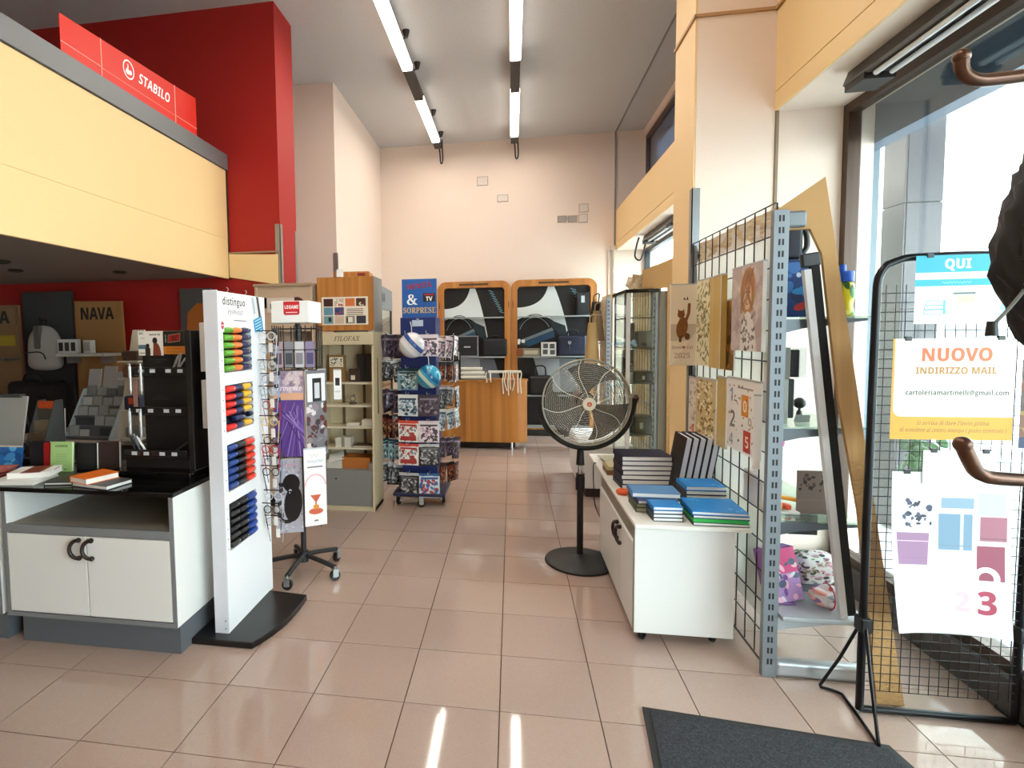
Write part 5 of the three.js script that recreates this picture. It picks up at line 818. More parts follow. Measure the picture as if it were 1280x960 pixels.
// things on the near shelves
{
  const put = (name, label, cat, x, y, z, f, ry = 0) => { const o = T(name, label, cat, [x, y, z], ry); f(o); };
  put('blue_box', 'dark blue printed carton on the top glass shelf of the near shelving', 'box', 1.32, 1.606, .2, (o) => { card(o, 'front', .15, .25, .05, tex(128, 200, (g, w, h) => { g.fillStyle = '#143a7c'; g.fillRect(0, 0, w, h); blobs(g, 10, ['#2f6cb5', '#0d2452'], 0, 0, w, h, 8, 24); g.fillStyle = '#c9d4e6'; g.beginPath(); g.arc(80, 46, 9, 0, 7); g.fill(); g.beginPath(); g.arc(24, 142, 9, 0, 7); g.fill(); g.fillStyle = '#2a86c8'; g.beginPath(); g.ellipse(90, 104, 34, 13, -.1, 0, 7); g.fill(); g.fillStyle = '#c92f35'; g.beginPath(); g.ellipse(92, 160, 28, 14, -.3, 0, 7); g.fill(); }), 0, 0, 0, 0, 0, '#143a7c'); P(o, 'lid', B(-.078, .078, .25, .262, -.03, .03), M('#102d60', .5)); });
  put('dark_case', 'black and navy case standing behind the blue carton under the shelving arm', 'case', 1.31, 1.87, .2, (o) => { P(o, 'body', RB(-.06, .05, 0, .15, -.02, .02, .02, 3), M('#171b2c', .6)); P(o, 'handle', tube([[.02, .14, 0], [.06, .13, 0], [.07, .06, 0], [.045, .02, 0]], .012, 18, 6), black); });
  put('bubble_bottle', 'yellow and green bottle with blue cap on the glass shelf beside the window', 'bottle', 1.50, 1.606, .28, (o) => { P(o, 'bottle_body', new THREE.LatheGeometry([[0, 0], [.034, 0], [.036, .01], [.03, .05], [.036, .09], [.034, .14], [.026, .15], [0, .15]].map(([a, b]) => new THREE.Vector2(a, b)), 20), printed(tex(96, 96, (g, w, h) => { g.fillStyle = '#e3d21d'; g.fillRect(0, 0, w, h); blobs(g, 26, ['#3f8a2b', '#1f5a2a', '#f2e87a'], 0, 0, w, h, 4, 13); }), .35)); P(o, 'cap', [cyl(.032, .032, .045, 0, .151, 0), cyl(.014, .012, .03, -.012, .196, 0)], M('#1457c4', .35)); });
  put('clear_box', 'clear box with a dark boxed gadget, upper of two on the second shelf', 'box', 1.29, 1.33, .22, (o) => { P(o, 'carton', RB(-.055, .01, 0, .14, -.04, .04, .003), M('#8f938f', .5)); P(o, 'inner_block', RB(.012, .05, .005, .13, -.035, .035, .005), M('#22262a', .4)); P(o, 'film', B(.051, .075, 0, .14, -.04, .04), bagFilm); });
  put('gadget_box', 'grey and white gadget carton, lower of two on the second shelf', 'box', 1.275, 1.126, .22, (o) => { P(o, 'carton', RB(-.05, .02, 0, .2, -.04, .04, .003), M('#b3bab8', .5)); P(o, 'inner_block', RB(.021, .05, .02, .2, -.03, .03, .006), M('#3c4347', .4)); P(o, 'print', [B(-.03, .0, .15, .17, .04, .042), B(-.03, -.01, .05, .11, .04, .042)], M('#4e5458', .5)); });
  put('small_camera', 'small round black gadget on the second shelf near the leaning board', 'gadget', 1.37, 1.126, .2, (o) => { P(o, 'body', new THREE.SphereGeometry(.026, 16, 12).translate(0, .085, 0), M('#25282c', .4)); P(o, 'stand', [cyl(.02, .01, .05, 0, 0, 0, 12), rod([0, .04, 0], [0, .08, 0], .006)], M('#3b3f44', .4)); P(o, 'card', B(-.03, .03, .0, .035, .03, .033), M('#9aa3a3', .5)); });
  put('pink_pouch', 'bright pink pouch hanging under the second shelf', 'pouch', 1.28, 1.0, .2, (o) => { P(o, 'bag', RB(-.04, .03, 0, .07, -.02, .02, .02, 3), M('#e8379a', .5)); P(o, 'tab', B(-.008, .0, .07, .11, -.002, .002), M('#e8379a', .5)); });
  put('pink_sheet', 'white sheet with pink wedge on the third shelf', 'paper', 1.27, .706, .12, (o) => { P(o, 'sheet', B(-.06, .03, .15, .154, -.1, .1), M('#eee', .6)); P(o, 'wedge', ext([[-.05, .16], [.05, .17], [-.05, .2]], .02), M('#e04a63', .5)); P(o, 'support', B(-.06, -.05, 0, .15, -.1, .1), M('#ddd', .6)); });
  put('toy_set', 'orange and yellow toy set lying on the third shelf', 'toy', 1.29, .706, .22, (o) => { P(o, 'base', RB(-.08, .06, 0, .012, -.06, .06, .003), M('#d9d7d2', .5)); P(o, 'toy_part', [RB(-.06, .0, .012, .05, -.03, .03, .01, 2), new THREE.CylinderGeometry(.01, .01, .12, 10).rotateZ(1.4).translate(0, .07, .02)], M('#e89a1e', .4)); P(o, 'toy_part', [RB(.01, .04, .012, .035, -.02, .03, .008, 2)], M('#d84f2a', .4)); });
  put('brown_card', 'brown printed card standing on the third shelf beside the leaning board', 'card', 1.41, .706, .25, (o) => { card(o, 'card', .13, .2, .006, tex(128, 192, (g, w, h) => { g.fillStyle = '#77665e'; g.fillRect(0, 0, w, h); blobs(g, 22, ['#2e2320', '#463632'], 10, 20, w - 10, 90, 3, 11); rule(g, 0, 130, w, '#84726a', 3); }), 0, 0, 0, 0, 0, '#77665e'); P(o, 'foot', B(-.03, .03, 0, .008, -.05, .0), M('#55463f', .6)); });
  put('pink_box', 'pink and purple toy carton leaning on the bottom shelf', 'box', 1.33, .297, .26, (o) => { const m = card(o, 'front', .15, .24, .07, tex(160, 256, (g, w, h) => { g.fillStyle = '#d84c84'; g.fillRect(0, 0, w, h); g.fillStyle = '#b08ac2'; g.fillRect(0, 120, w, 136); blobs(g, 22, ['#f0b7cc', '#7f4f9e', '#e8e0ee', '#53627a'], 8, 60, w - 8, h - 8, 6, 22); }), -.03, 0, 0, .25, -.18, '#9a6bb0'); m.rotation.z = .12; P(o, 'lid', B(-.1, .0, .0, .004, -.05, .05), M('#8d64a6', .5)); });
  put('patterned_pouch', 'black and white patterned pouch lying on the bottom shelf', 'pouch', 1.46, .297, .12, (o) => { P(o, 'bag', RB(-.09, .1, .06, .2, -.08, .06, .05, 3).rotateX(.4), printed(tex(128, 128, (g, w, h) => { g.fillStyle = '#d9d6d2'; g.fillRect(0, 0, w, h); blobs(g, 70, ['#3c3a40', '#7f8a5f', '#c98fa0'], 0, 0, w, h, 3, 10); }), .6)); P(o, 'zip', B(-.07, .08, .0, .06, -.05, .04), M('#55555a', .6)); });
  put('floral_parcel', 'red and white crumpled parcel at the front of the bottom shelf', 'parcel', 1.46, .297, .31, (o) => { const g = new THREE.IcosahedronGeometry(.07, 2), p = g.attributes.position; const seen = {}; for (let i = 0; i < p.count; i++) { const k = [p.getX(i), p.getY(i), p.getZ(i)].map((v) => v.toFixed(4)).join(); const f = seen[k] ??= rr(.85, 1.12); p.setXYZ(i, p.getX(i) * f * 1.15, p.getY(i) * f * .7, p.getZ(i) * f * .7); } g.computeVertexNormals(); g.translate(0, .05, 0); P(o, 'parcel', g, printed(tex(96, 96, (q, w, h) => { q.fillStyle = '#d8cfd0'; q.fillRect(0, 0, w, h); blobs(q, 34, ['#c2484a', '#e09a92', '#8aa7b3', '#7b5f8c'], 0, 0, w, h, 3, 11); }), .5)); P(o, 'ribbon', new THREE.TorusGeometry(.062, .004, 6, 24).rotateY(Math.PI / 2).scale(.7, .9, .9).translate(0, .05, 0), M('#b03b3e', .5)); });
  put('teal_pouch', 'turquoise zip pouch standing behind the pink carton', 'pouch', 1.29, .45, .1, (o) => { P(o, 'bag', RB(-.06, .05, 0, .15, -.02, .02, .018, 3), M('#1f8fb8', .5)); P(o, 'support', B(-.05, .04, -.153, 0, -.05, .02), M('#66737a', .6)); });
  put('cassette_box', 'black and white cassette-like box hanging below the third shelf', 'box', 1.44, .56, .1, (o) => { P(o, 'box', RB(-.065, .065, 0, .1, -.02, .02, .004), M('#1a1b1d', .4)); P(o, 'window', [B(-.045, -.012, .03, .06, .02, .022), B(.012, .045, .03, .06, .02, .022)], M('#d5d7d8', .4)); P(o, 'hang_tab', B(-.01, .01, .1, .125, -.002, .002), M('#d5d7d8', .4)); });
}
// calendars on the near grid
const flor = (base, cs, n = 70) => tex(128, 300, (g, w, h) => { g.fillStyle = base; g.fillRect(0, 0, w, h); for (let i = 0; i < n; i++) { g.save(); g.translate(rr(8, w - 8), rr(8, h - 8)); g.rotate(rr(0, 6)); g.fillStyle = cs[i % cs.length]; g.beginPath(); g.ellipse(0, 0, rr(3, 6), rr(8, 17), 0, 0, 7); g.fill(); g.restore(); } });
const R2 = -Math.PI / 2;
calendar('cat calendar for 2025 hanging at the far end of the near grid', .148, .49, tex(192, 620, (g, w, h) => {
  g.fillStyle = '#e6d6bd'; g.fillRect(0, 0, w, h); g.fillStyle = '#c3b09b'; g.fillRect(0, 300, w, 130); g.fillStyle = '#dcc9b0'; g.beginPath(); g.moveTo(0, 640); g.lineTo(192, 360); g.lineTo(192, 640); g.fill();
  g.fillStyle = '#7d4a21'; g.beginPath(); g.ellipse(88, 330, 42, 82, .15, 0, 7); g.fill(); g.beginPath(); g.ellipse(80, 226, 27, 30, 0, 0, 7); g.fill(); g.beginPath(); g.moveTo(56, 216); g.lineTo(56, 184); g.lineTo(76, 202); g.fill(); g.beginPath(); g.moveTo(86, 200); g.lineTo(102, 184); g.lineTo(104, 214); g.fill(); g.lineWidth = 22; g.lineCap = 'round'; g.strokeStyle = '#7d4a21'; g.beginPath(); g.moveTo(112, 284); g.lineTo(136, 216); g.lineTo(139, 150); g.stroke(); g.fillStyle = '#5b3415'; g.fillRect(66, 390, 20, 50); g.beginPath(); g.ellipse(128, 396, 20, 26, 0, 0, 7); g.fill(); blobs(g, 24, ['rgba(150,98,50,.4)', 'rgba(80,44,16,.4)'], 62, 230, 112, 390, 2, 7);
  g.fillStyle = '#2b2420'; g.beginPath(); g.moveTo(116, 116); g.lineTo(98, 94); g.lineTo(96, 112); g.fill(); g.beginPath(); g.moveTo(116, 116); g.lineTo(124, 88); g.lineTo(132, 112); g.fill();
  g.fillStyle = '#8a5a3a'; for (let i = 0; i < 5; i++) { g.beginPath(); g.arc(104 + 7 * Math.cos(i * 1.257), 480 + 7 * Math.sin(i * 1.257), 5, 0, 7); g.fill(); } words(g, 'Sweet    Cat', 92, 480, 34, '#7a5a4a', 'normal', 'serif', 'center', 160); words(g, '2025', 92, 544, 54, '#8a5a36', 'normal', 'serif');
}), 1.088, 1.343, -.60, 0);
calendar('cream calendar with green floral columns on the upper grid beside the cat calendar', .225, .5, flor('#ece2c0', ['#8d8a52', '#6f6f3e', '#b5a66a'], 90), 1.164, 1.348, -.472, R2 + .04);
calendar('gold parchment roll-shaped calendar in the upper middle of the near grid', .225, .495, tex(96, 256, (g, w, h) => { g.fillStyle = '#cfaa58'; g.fillRect(0, 0, w, h); for (let i = 0; i < 40; i++) { g.globalAlpha = .2; rule(g, 0, 0, 1, '#000', 1); g.fillStyle = rnd() < .5 ? '#a17d35' : '#e3c982'; g.fillRect(rr(0, w), 0, rr(1, 5), h); } g.globalAlpha = 1; }), 1.148, 1.348, -.245, R2 - .1, .03, '#b8934a');
calendar('dark brown calendar partly hidden between the gold one and the portrait calendar', .11, .36, tex(64, 160, (g, w, h) => { g.fillStyle = '#6d4a1c'; g.fillRect(0, 0, w, h); blobs(g, 24, ['#2c1a0a', '#a9772c', '#8c5c1e'], 0, 0, w, h, 5, 20); }), 1.17, 1.345, -.09, R2, .006);
calendar('calendar with a painted long-haired woman at the near end of the grid', .345, .405, tex(256, 300, (g, w, h) => {
  g.fillStyle = '#b9a6a0'; g.fillRect(0, 0, w, h); blobs(g, 60, ['rgba(220,205,196,.4)', 'rgba(140,118,116,.3)'], 0, 0, w, h, 8, 40); g.fillStyle = '#b07a40'; g.beginPath(); g.ellipse(140, 88, 62, 82, .1, 0, 7); g.fill(); g.fillStyle = '#d8b08c'; g.beginPath(); g.ellipse(138, 104, 36, 50, 0, 0, 7); g.fill(); g.strokeStyle = '#8a5524'; g.lineWidth = 3; for (let i = 0; i < 26; i++) { g.beginPath(); g.moveTo(rr(110, 190), rr(8, 40)); g.quadraticCurveTo(rr(70, 210), 80, rr(76, 100) + (i % 2) * 90, rr(130, 170)); g.stroke(); }
  g.fillStyle = '#dcd6cf'; g.beginPath(); g.moveTo(80, 300); g.quadraticCurveTo(90, 170, 140, 160); g.quadraticCurveTo(200, 170, 216, 300); g.fill(); blobs(g, 40, ['#3c3632', '#6e665e', '#94897e'], 90, 170, 200, 300, 3, 11); g.strokeStyle = '#4a3830'; g.lineWidth = 3; for (const x of [124, 152]) { g.beginPath(); g.arc(x, 98, 7, 3.3, 6.1); g.stroke(); } g.beginPath(); g.arc(138, 128, 8, .3, 2.8); g.stroke();
}), 1.163, 1.452, .12, R2, .016);
calendar('narrow pale calendar with red figure at the far end of the lower grid', .19, .345, tex(96, 256, (g, w, h) => { g.fillStyle = '#ddd0c4'; g.fillRect(0, 0, w, h); blobs(g, 30, ['#a9a59b', '#c2b5a2', '#8d8a80'], 10, 20, w - 10, 190, 3, 10); blobs(g, 8, ['#b5452f', '#c9683d'], 20, 210, 60, 250, 5, 12); }), 1.168, .915, -.635, R2, .006);
calendar('brown and cream leaf-print calendar on the lower grid', .26, .36, flor('#cdb684', ['#8a7136', '#efe4c4', '#6f5a28', '#e6d6a8'], 110), 1.155, .915, -.385, R2 + .08);
calendar('plain golden calendar between the leaf print and the number print', .15, .375, tex(64, 64, (g, w, h) => { g.fillStyle = '#c9ad67'; g.fillRect(0, 0, w, h); for (let i = 0; i < 300; i++) { g.fillStyle = 'rgba(130,100,40,.15)'; g.fillRect(rr(0, w), rr(0, h), 3, 2); } }), 1.165, .925, -.17, R2 - .05, .01);
calendar('white children calendar with coloured numbers on the lower near grid', .375, .355, tex(256, 260, (g, w, h) => {
  g.fillStyle = '#ece8e0'; g.fillRect(0, 0, w, h); const n = [['0', 150, 90, '#e2933a', 74], ['1', 40, 60, '#7f93b5', 70], ['2', 50, 150, '#6d7a78', 84], ['9', 190, 150, '#b9b3a4', 60], ['4', 42, 226, '#8f979c', 60], ['5', 170, 214, '#c8402e', 80]]; for (const [s, x, y, c, z] of n) { g.fillStyle = c; if (s === '0' || s === '5') { g.fillRect(x - 28, y - 38, 56, 76); words(g, s, x, y + 2, 58, '#f3e2c8'); } else words(g, s, x, y, z, c); }
  rule(g, 90, 26, 120, '#8d8a84', 6); blobs(g, 40, ['#3d3b3a', '#b58f4a', '#7f8f62', '#a04a38'], 10, 20, w - 10, h - 10, 2, 7);
}), 1.16, .955, .11, R2, .012);
calendar('stack of white leaflets at the near edge of the lower grid', .03, .33, tex(32, 64, (g, w, h) => { g.fillStyle = '#eceae8'; g.fillRect(0, 0, w, h); }), 1.14, .925, .325, -.3, .012);

// ---------- white cart with books ----------
{
  const t = T('book_cart', 'white two-door cart on castors carrying stacks of blue and black books', 'cabinet', [.9, 0, -.35]);
  P(t, 'end_panel', RB(-.25, .21, .055, .592, .53, .55, .003), laminate); P(t, 'end_panel', RB(-.25, .21, .055, .592, -.52, -.50, .003), laminate);
  P(t, 'bottom_panel', B(-.25, .21, .055, .075, -.5, .53), laminate); P(t, 'back_panel', B(.2, .21, .075, .592, -.5, .53), laminate);
  P(t, 'rail', B(-.245, -.225, .51, .59, -.5, .53), M('#8f887c', .55)); P(t, 'edge_strip', B(-.253, -.25, .055, .592, .528, .55), M('#8b8378', .55));
  for (const [z0, z1, s] of [[-.497, .2, .14], [.203, .527, .26]]) { const d = P(t, 'door', RB(-.255, -.237, .078, .505, z0, z1, .003), laminate); const h = handle(d, -.256, .44, s === .14 ? .165 : .245, 1); h.rotation.y = -Math.PI / 2; }
  P(t, 'worktop', RB(-.255, .272, .592, .612, -1.05, .575, .004, 2), M('#eceae3', .45));
  P(t, 'rear_leg', RB(-.17, -.14, 0, .592, -.98, -.9, .003), M('#5a3a2a', .5)); P(t, 'rear_leg', RB(.15, .18, 0, .592, -.98, -.9, .003), M('#5a3a2a', .5));
  for (const [x, z] of [[-.2, .5], [.14, .48], [-.12, -.46], [.16, -.46]]) caster(t, x, z, .022, .7, '#2b2c2e');
  one('cable', tube([[.648, .62, -1.05], [.632, .6, -1.06], [.635, .45, -1.07], [.65, .3, -1.1], [.69, .2, -1.15], [.74, .1, -1.2], [.76, .006, -1.24]], .004, 40, 6), black, 'thin black cable hanging over the far corner of the book cart', 'cable');
}
const Y = .6125, skyBlue = '#1488d8', navy = '#141b3c';
const blueTop = printed(tex(128, 96, (g, w, h) => { g.fillStyle = '#1287d6'; g.fillRect(0, 0, w, h); blobs(g, 4, ['#55b0ea'], 6, 6, 40, 20, 2, 6); blobs(g, 4, ['#55b0ea'], 90, 70, 124, 92, 2, 6); }), .4);
for (let i = 0; i < 7; i++) book(`navy hardback, ${i === 6 ? 'topmost' : i === 0 ? 'lowest' : nth[i] + ' from the bottom'} of the tall white-edged stack on the cart`, .84 + (i % 2) * .004, Y + i * .0285, -.52, .29, .22, .028, navy, .06 - (i % 3) * .012, null, '#f4f2ef');
for (let i = 0; i < 2; i++) book(`olive green hardback, ${i ? 'second from the bottom' : 'lowest'} in the left front stack on the cart`, .785, Y + i * .0245, -.065, .19, .19, .024, '#4c5a38', .03 * i, null, '#b9bda4');
book('navy hardback above the olive ones in the left front stack on the cart', .79, Y + .0495, -.05, .2, .2, .02, '#17265c', .05, null, '#d9dbd2');
book('pale blue hardback topmost in the left front stack on the cart', .80, Y + .07, -.085, .24, .17, .024, '#5c92c8', -.02, null, '#f4f2ee');
[['dark', '#1b2630'], ['grey-covered', '#4b565a'], ['navy', '#16305c'], ['sky blue', skyBlue]].forEach(([n, c], i) => book(`${n} pocket book, ${['lowest', 'second from the bottom', 'third from the bottom', 'topmost'][i]} in the small stack at the cart front`, .812, Y + i * .0185, .1, .142, .125, .018, c, .04, null, '#f2f4f2', i === 3 ? blueTop : null));
[['dark-backed white', '#25303a'], ['bright green', '#27b24a'], ['navy', '#15306a'], ['sky blue', skyBlue]].forEach(([n, c], i) => book(`${n} large book, ${['lowest', 'second from the bottom', 'third from the bottom', 'topmost'][i]} in the right front stack on the cart`, 1.045 + (i === 3 ? -.005 : 0), Y + i * .0176, .09, .25, .235, .017, c, -.03, null, i === 1 ? '#3fc763' : '#f2f4f2', i === 3 ? blueTop : null));
['black', 'navy', 'black', 'navy', 'sky blue'].forEach((n, i) => book(`${n} book, ${['lowest', 'second from the bottom', 'third from the bottom', 'fourth from the bottom', 'topmost'][i]} in the stack behind the right front stack`, 1.065, Y + i * .0235, -.165, .2, .17, .023, { black: '#15161a', navy: '#172346', 'sky blue': skyBlue }[n], .02, null, '#f1f2f0', i === 4 ? blueTop : null));
for (let i = 0; i < 5; i++) {
  const b = T('book', `tall black ledger leaning to the right, ${['leftmost', 'second from left', 'third from left', 'fourth from left', 'rightmost'][i]} of the five against the grid`, 'book', [.965 + i * .0365, Y, -.38]);
  b.rotation.z = -.17; b.position.y += .006;
  P(b, 'cover', [B(0, .003, 0, .34, -.11, .11), B(.031, .034, 0, .34, -.11, .11), B(0, .034, 0, .34, -.113, -.11)], M(i % 2 ? '#161b33' : '#0e0e10', .45)); P(b, 'pages', B(.0035, .0305, .004, .336, -.105, .104), M('#dcdde4', .7));
}
{
  const put = (name, label, cat, x, y, z, f, ry = 0) => { const o = T(name, label, cat, [x, y, z], ry); f(o); };
  put('card_box', 'small pile of cream cards on a brown box near the far cart edge', 'cards', .73, Y, -.82, (o) => { P(o, 'box', RB(-.06, .06, 0, .03, -.09, .09, .003), M('#7a5236', .6)); P(o, 'card', [0, 1, 2].map((k) => B(-.055 + k * .003, .055 + k * .003, .03 + k * .008, .036 + k * .008, -.08, .08)), M('#cdbf95', .6)); });
  put('tape_dispenser', 'orange tape roll lying beside the tall navy stack on the cart', 'tape', .69, Y, -.3, (o) => { P(o, 'roll', new THREE.TorusGeometry(.026, .014, 10, 22).rotateX(Math.PI / 2).translate(0, .014, 0), M('#e2622c', .5)); P(o, 'core', new THREE.TorusGeometry(.016, .005, 8, 20).rotateX(Math.PI / 2).translate(0, .014, 0), M('#b58a5a', .6)); });
  put('magazine_pile', 'flat pile of pale magazines at the far end of the cart', 'magazines', .80, Y, -1.1, (o) => { for (let k = 0; k < 4; k++) { const m = P(o, 'magazine', B(-.1, .1, k * .007, k * .007 + .006, -.14, .14), M(['#8d866f', '#b9b09a', '#6c675a', '#a59d86'][k], .5)); m.rotation.y = (k - 1.5) * .08; } });
  put('price_sign', 'yellow lettered card leaning between the navy stack and the black ledgers', 'sign card', 1.06, Y, -.62, (o) => { const m = card(o, 'card', .075, .24, .004, tex(64, 192, (g, w, h) => { g.fillStyle = '#e6dc9c'; g.fillRect(0, 0, w, h); words(g, 'U', 34, 30, 26, '#6a6338'); words(g, 'C', 32, 84, 26, '#6a6338'); words(g, 'E', 30, 134, 26, '#6a6338'); }), 0, .0, 0, 0, 0, '#e6dc9c'); m.rotation.z = -.22; P(o, 'foot', B(-.03, .03, 0, .006, -.03, .03), M('#a59d86', .6)); });
  put('brochure_stack', 'slanted stack of small brochures behind the navy stack', 'brochures', 1.04, Y, -.7, (o) => { for (let k = 0; k < 5; k++) P(o, 'brochure', B(-.05, .06, 0, .13 + k * .004, -.03 - k * .012, -.024 - k * .012).rotateX(-.2), M(['#b7ac8c', '#8f8870', '#cfc5a5'][k % 3], .5)); });
}
one('backing_board', RB(1.23, 1.62, .4, 1.88, -1.738, -1.722, .002), M('#8a8273', .7), 'dull beige board standing at the window beside the tall glass showcase', 'board');
one('board_stand', [RB(1.4, 1.62, 0, .399, -1.755, -1.70, .004)], M('#6f695e', .6), 'low plinth carrying the dull beige board by the pillar', 'plinth');
// ---------- far right shelving with paper, bags ----------
for (const [z0, z1, n, first] of [[-2.9, -1.76, 'middle', 0], [-4.95, -3.95, 'far', 1]]) {
  const t = T('shop_shelving', `grey slotted steel shelving behind the glass showcase, ${n} unit along the right wall`, 'shelving', [1.31, 0, (z0 + z1) / 2]), h = (z1 - z0) / 2;
  slottedUpright(t, -.1, h, 1.98, .05); slottedUpright(t, -.1, -h + .03, 1.98, .05);
  P(t, 'base_leg', [RB(-.07, .22, 0, .075, h - .05, h, .02, 2), RB(-.07, .22, 0, .075, -h, -h + .05, .02, 2)], M('#b9bec2', .3, { metalness: .6 }));
  for (const y of [.4, .9, 1.4]) P(t, 'shelf', RB(-.07, .22, y, y + .02, -h, h, .003), M('#a7aaac', .4));
  gridPanel(`wire grid panel of the ${n} shelving unit on the right`, 1.2, z0 + .04, z1 - .04, .1, 1.97, .1, .16, M('#8b8373', .4, { metalness: .4 }));
  paperSheet('kraft_sheet', `crumpled kraft paper behind the ${n} wire grid on the right`, 1.26, z0 + .03, z1 - .03, .3, 2.04, kraft, .004);
}
one('lean_board', ext([[-.17, 1.9], [-.17, 2.045], [.055, 2.135], [.1, 0], [.03, 0], [.02, 1.9]], .018).translate(1.26, 0, -1.70), mdf, 'brown fibreboard panel standing behind the tall glass showcase', 'board');
one('paper_bag_top', (() => { const g = new THREE.BoxGeometry(.2, .13, .3, 6, 4, 8), p = g.attributes.position, s = {}; for (let i = 0; i < p.count; i++) { const k = [p.getX(i), p.getY(i), p.getZ(i)].map((v) => v.toFixed(3)).join(); const f = s[k] ??= rr(.75, 1.1); p.setXYZ(i, p.getX(i) * f, p.getY(i) * f, p.getZ(i) * f); } g.computeVertexNormals(); return g.translate(1.13, 1.955, -1.86); })(), kraft, 'crumpled kraft paper bundle lying on top of the tall glass showcase', 'paper bundle');
{
  for (const [z, y, h, c, n] of [[-4.1, 1.18, .5, '#a3814f', 'tan shoulder bag hanging at the near end of the far shelving unit'], [-4.36, 1.49, .46, '#16130f', 'black long bag hanging behind the tan shoulder bag'], [-4.23, 1.45, .38, '#8a7458', 'beige slim bag hanging above the tan shoulder bag']]) {
    const o = T('hanging_bag', n, 'bag', [1.09 + (c === '#a3814f' ? -.05 : .03), y, z]);
    const g = new THREE.CylinderGeometry(.05, .095, h, 14, 4).scale(1, 1, .5).translate(0, h / 2, 0); P(o, 'bag_body', g, M(c, .7)); P(o, 'strap', tube([[-.03, h, 0], [-.02, h + .08, 0], [.04, h + .1, 0], [.03, h, 0]], .008, 16, 6), M(c, .6)); P(o, 'hook', rod([.03, h + .09, 0], [c === '#a3814f' ? .165 : .085, h + .1, 0], .004), steel);
  }
}
// ---------- mat, mesh rack, posters, coat hooks ----------
{
  const t = T('door_mat', 'large charcoal door mat with rubber edge lying on the tiles in the foreground', 'mat', [1.0, 0, 1.5]);
  const rib = new THREE.MeshStandardMaterial({ roughness: .95, map: tex(256, 256, (g, w, h) => { g.fillStyle = '#2b2d31'; g.fillRect(0, 0, w, h); for (let i = 0; i < 14000; i++) { g.fillStyle = rnd() < .5 ? 'rgba(70,73,80,.5)' : 'rgba(18,19,22,.5)'; g.fillRect(rr(0, w), rr(0, h), 2, 2); } }, [2, 2]) });
  const q = ext([[-.42, -.805], [.43, -.715], [.62, .55], [-.55, .45]], .006).rotateX(Math.PI / 2).translate(0, .0075, 0); P(t, 'rubber_edge', q, M('#17181a', .6));
  const q2 = ext([[-.395, -.78], [.41, -.69], [.59, .52], [-.52, .42]], .003).rotateX(Math.PI / 2).translate(0, .0105, 0); P(t, 'pile', q2, rib);
}
const RZ = .59;
{
  const t = T('mesh_rack', 'black tubular poster rack with fine wire mesh and folding feet beside the window', 'display rack', [1.71, 0, RZ]);
  const w = .27, tubeM = M('#131417', .3, { metalness: .4 });
  P(t, 'tube_frame', [tube([[-w + .0, .012, 0], [-w, .03, 0], [-w, .8, 0], [-w + .005, 1.72, 0], [-w + .03, 1.79, 0], [-w + .1, 1.818, 0], [0, 1.822, 0], [w - .1, 1.818, 0], [w - .03, 1.79, 0], [w, 1.72, 0], [w, .8, 0], [w, .03, 0]], .0145, 140, 10, false, .1), rod([-w, .016, 0], [w, .016, 0], .0135, 10)], tubeM);
  for (let x = -w + .03; x < w - .01; x += .034) P(t, 'wire', rod([x, .10, .012], [x, 1.715, .012], .0017, 5), wireBlack);
  for (let y = .10; y < 1.72; y += .036) P(t, 'wire', rod([-w + .012, y, .008], [w - .012, y, .008], .0017, 5), wireBlack);
  for (const s of [-1, 1]) {
    P(t, 'foot', [tube([[s * w, .37, .02], [s * (w + .03), .18, .12], [s * (w + .05), .008, .205], [s * (w + .035), .008, .1], [s * (w + .01), .008, -.1], [s * (w + .045), .008, -.125], [s * (w + .078), .008, -.14], [s * (w + .04), .18, -.07], [s * w, .37, -.01]], .0065, 90, 7, false, .02)], tubeM);
    P(t, 'clamp', RB(s * w - .02, s * w + .02, .34, .40, -.025, .03, .006), black);
  }
}
function poster(name, label, w, h, map, x, y, z, bend = 0) {
  const t = T(name, label, 'poster', [x, y, z]);
  const g = new THREE.PlaneGeometry(w, h, 16, 12).translate(0, h / 2, 0), p = g.attributes.position;
  if (bend) { for (let i = 0; i < p.count; i++) { const v = 1 - p.getY(i) / h, u = p.getX(i) / w; p.setZ(i, bend * v * v * (.6 + u * u * 2)); p.setX(i, p.getX(i) * (1 - .06 * v * v)); } g.computeVertexNormals(); }
  P(t, 'sheet', g, new THREE.MeshPhysicalMaterial({ map, roughness: .5, side: THREE.DoubleSide, }));
  P(t, 'clip', [B(-w * .4, -w * .4 + .02, h - .008, h + .008, -.004, .004), B(w * .4 - .02, w * .4, h - .008, h + .008, -.004, .004)], black);
  return t;
}
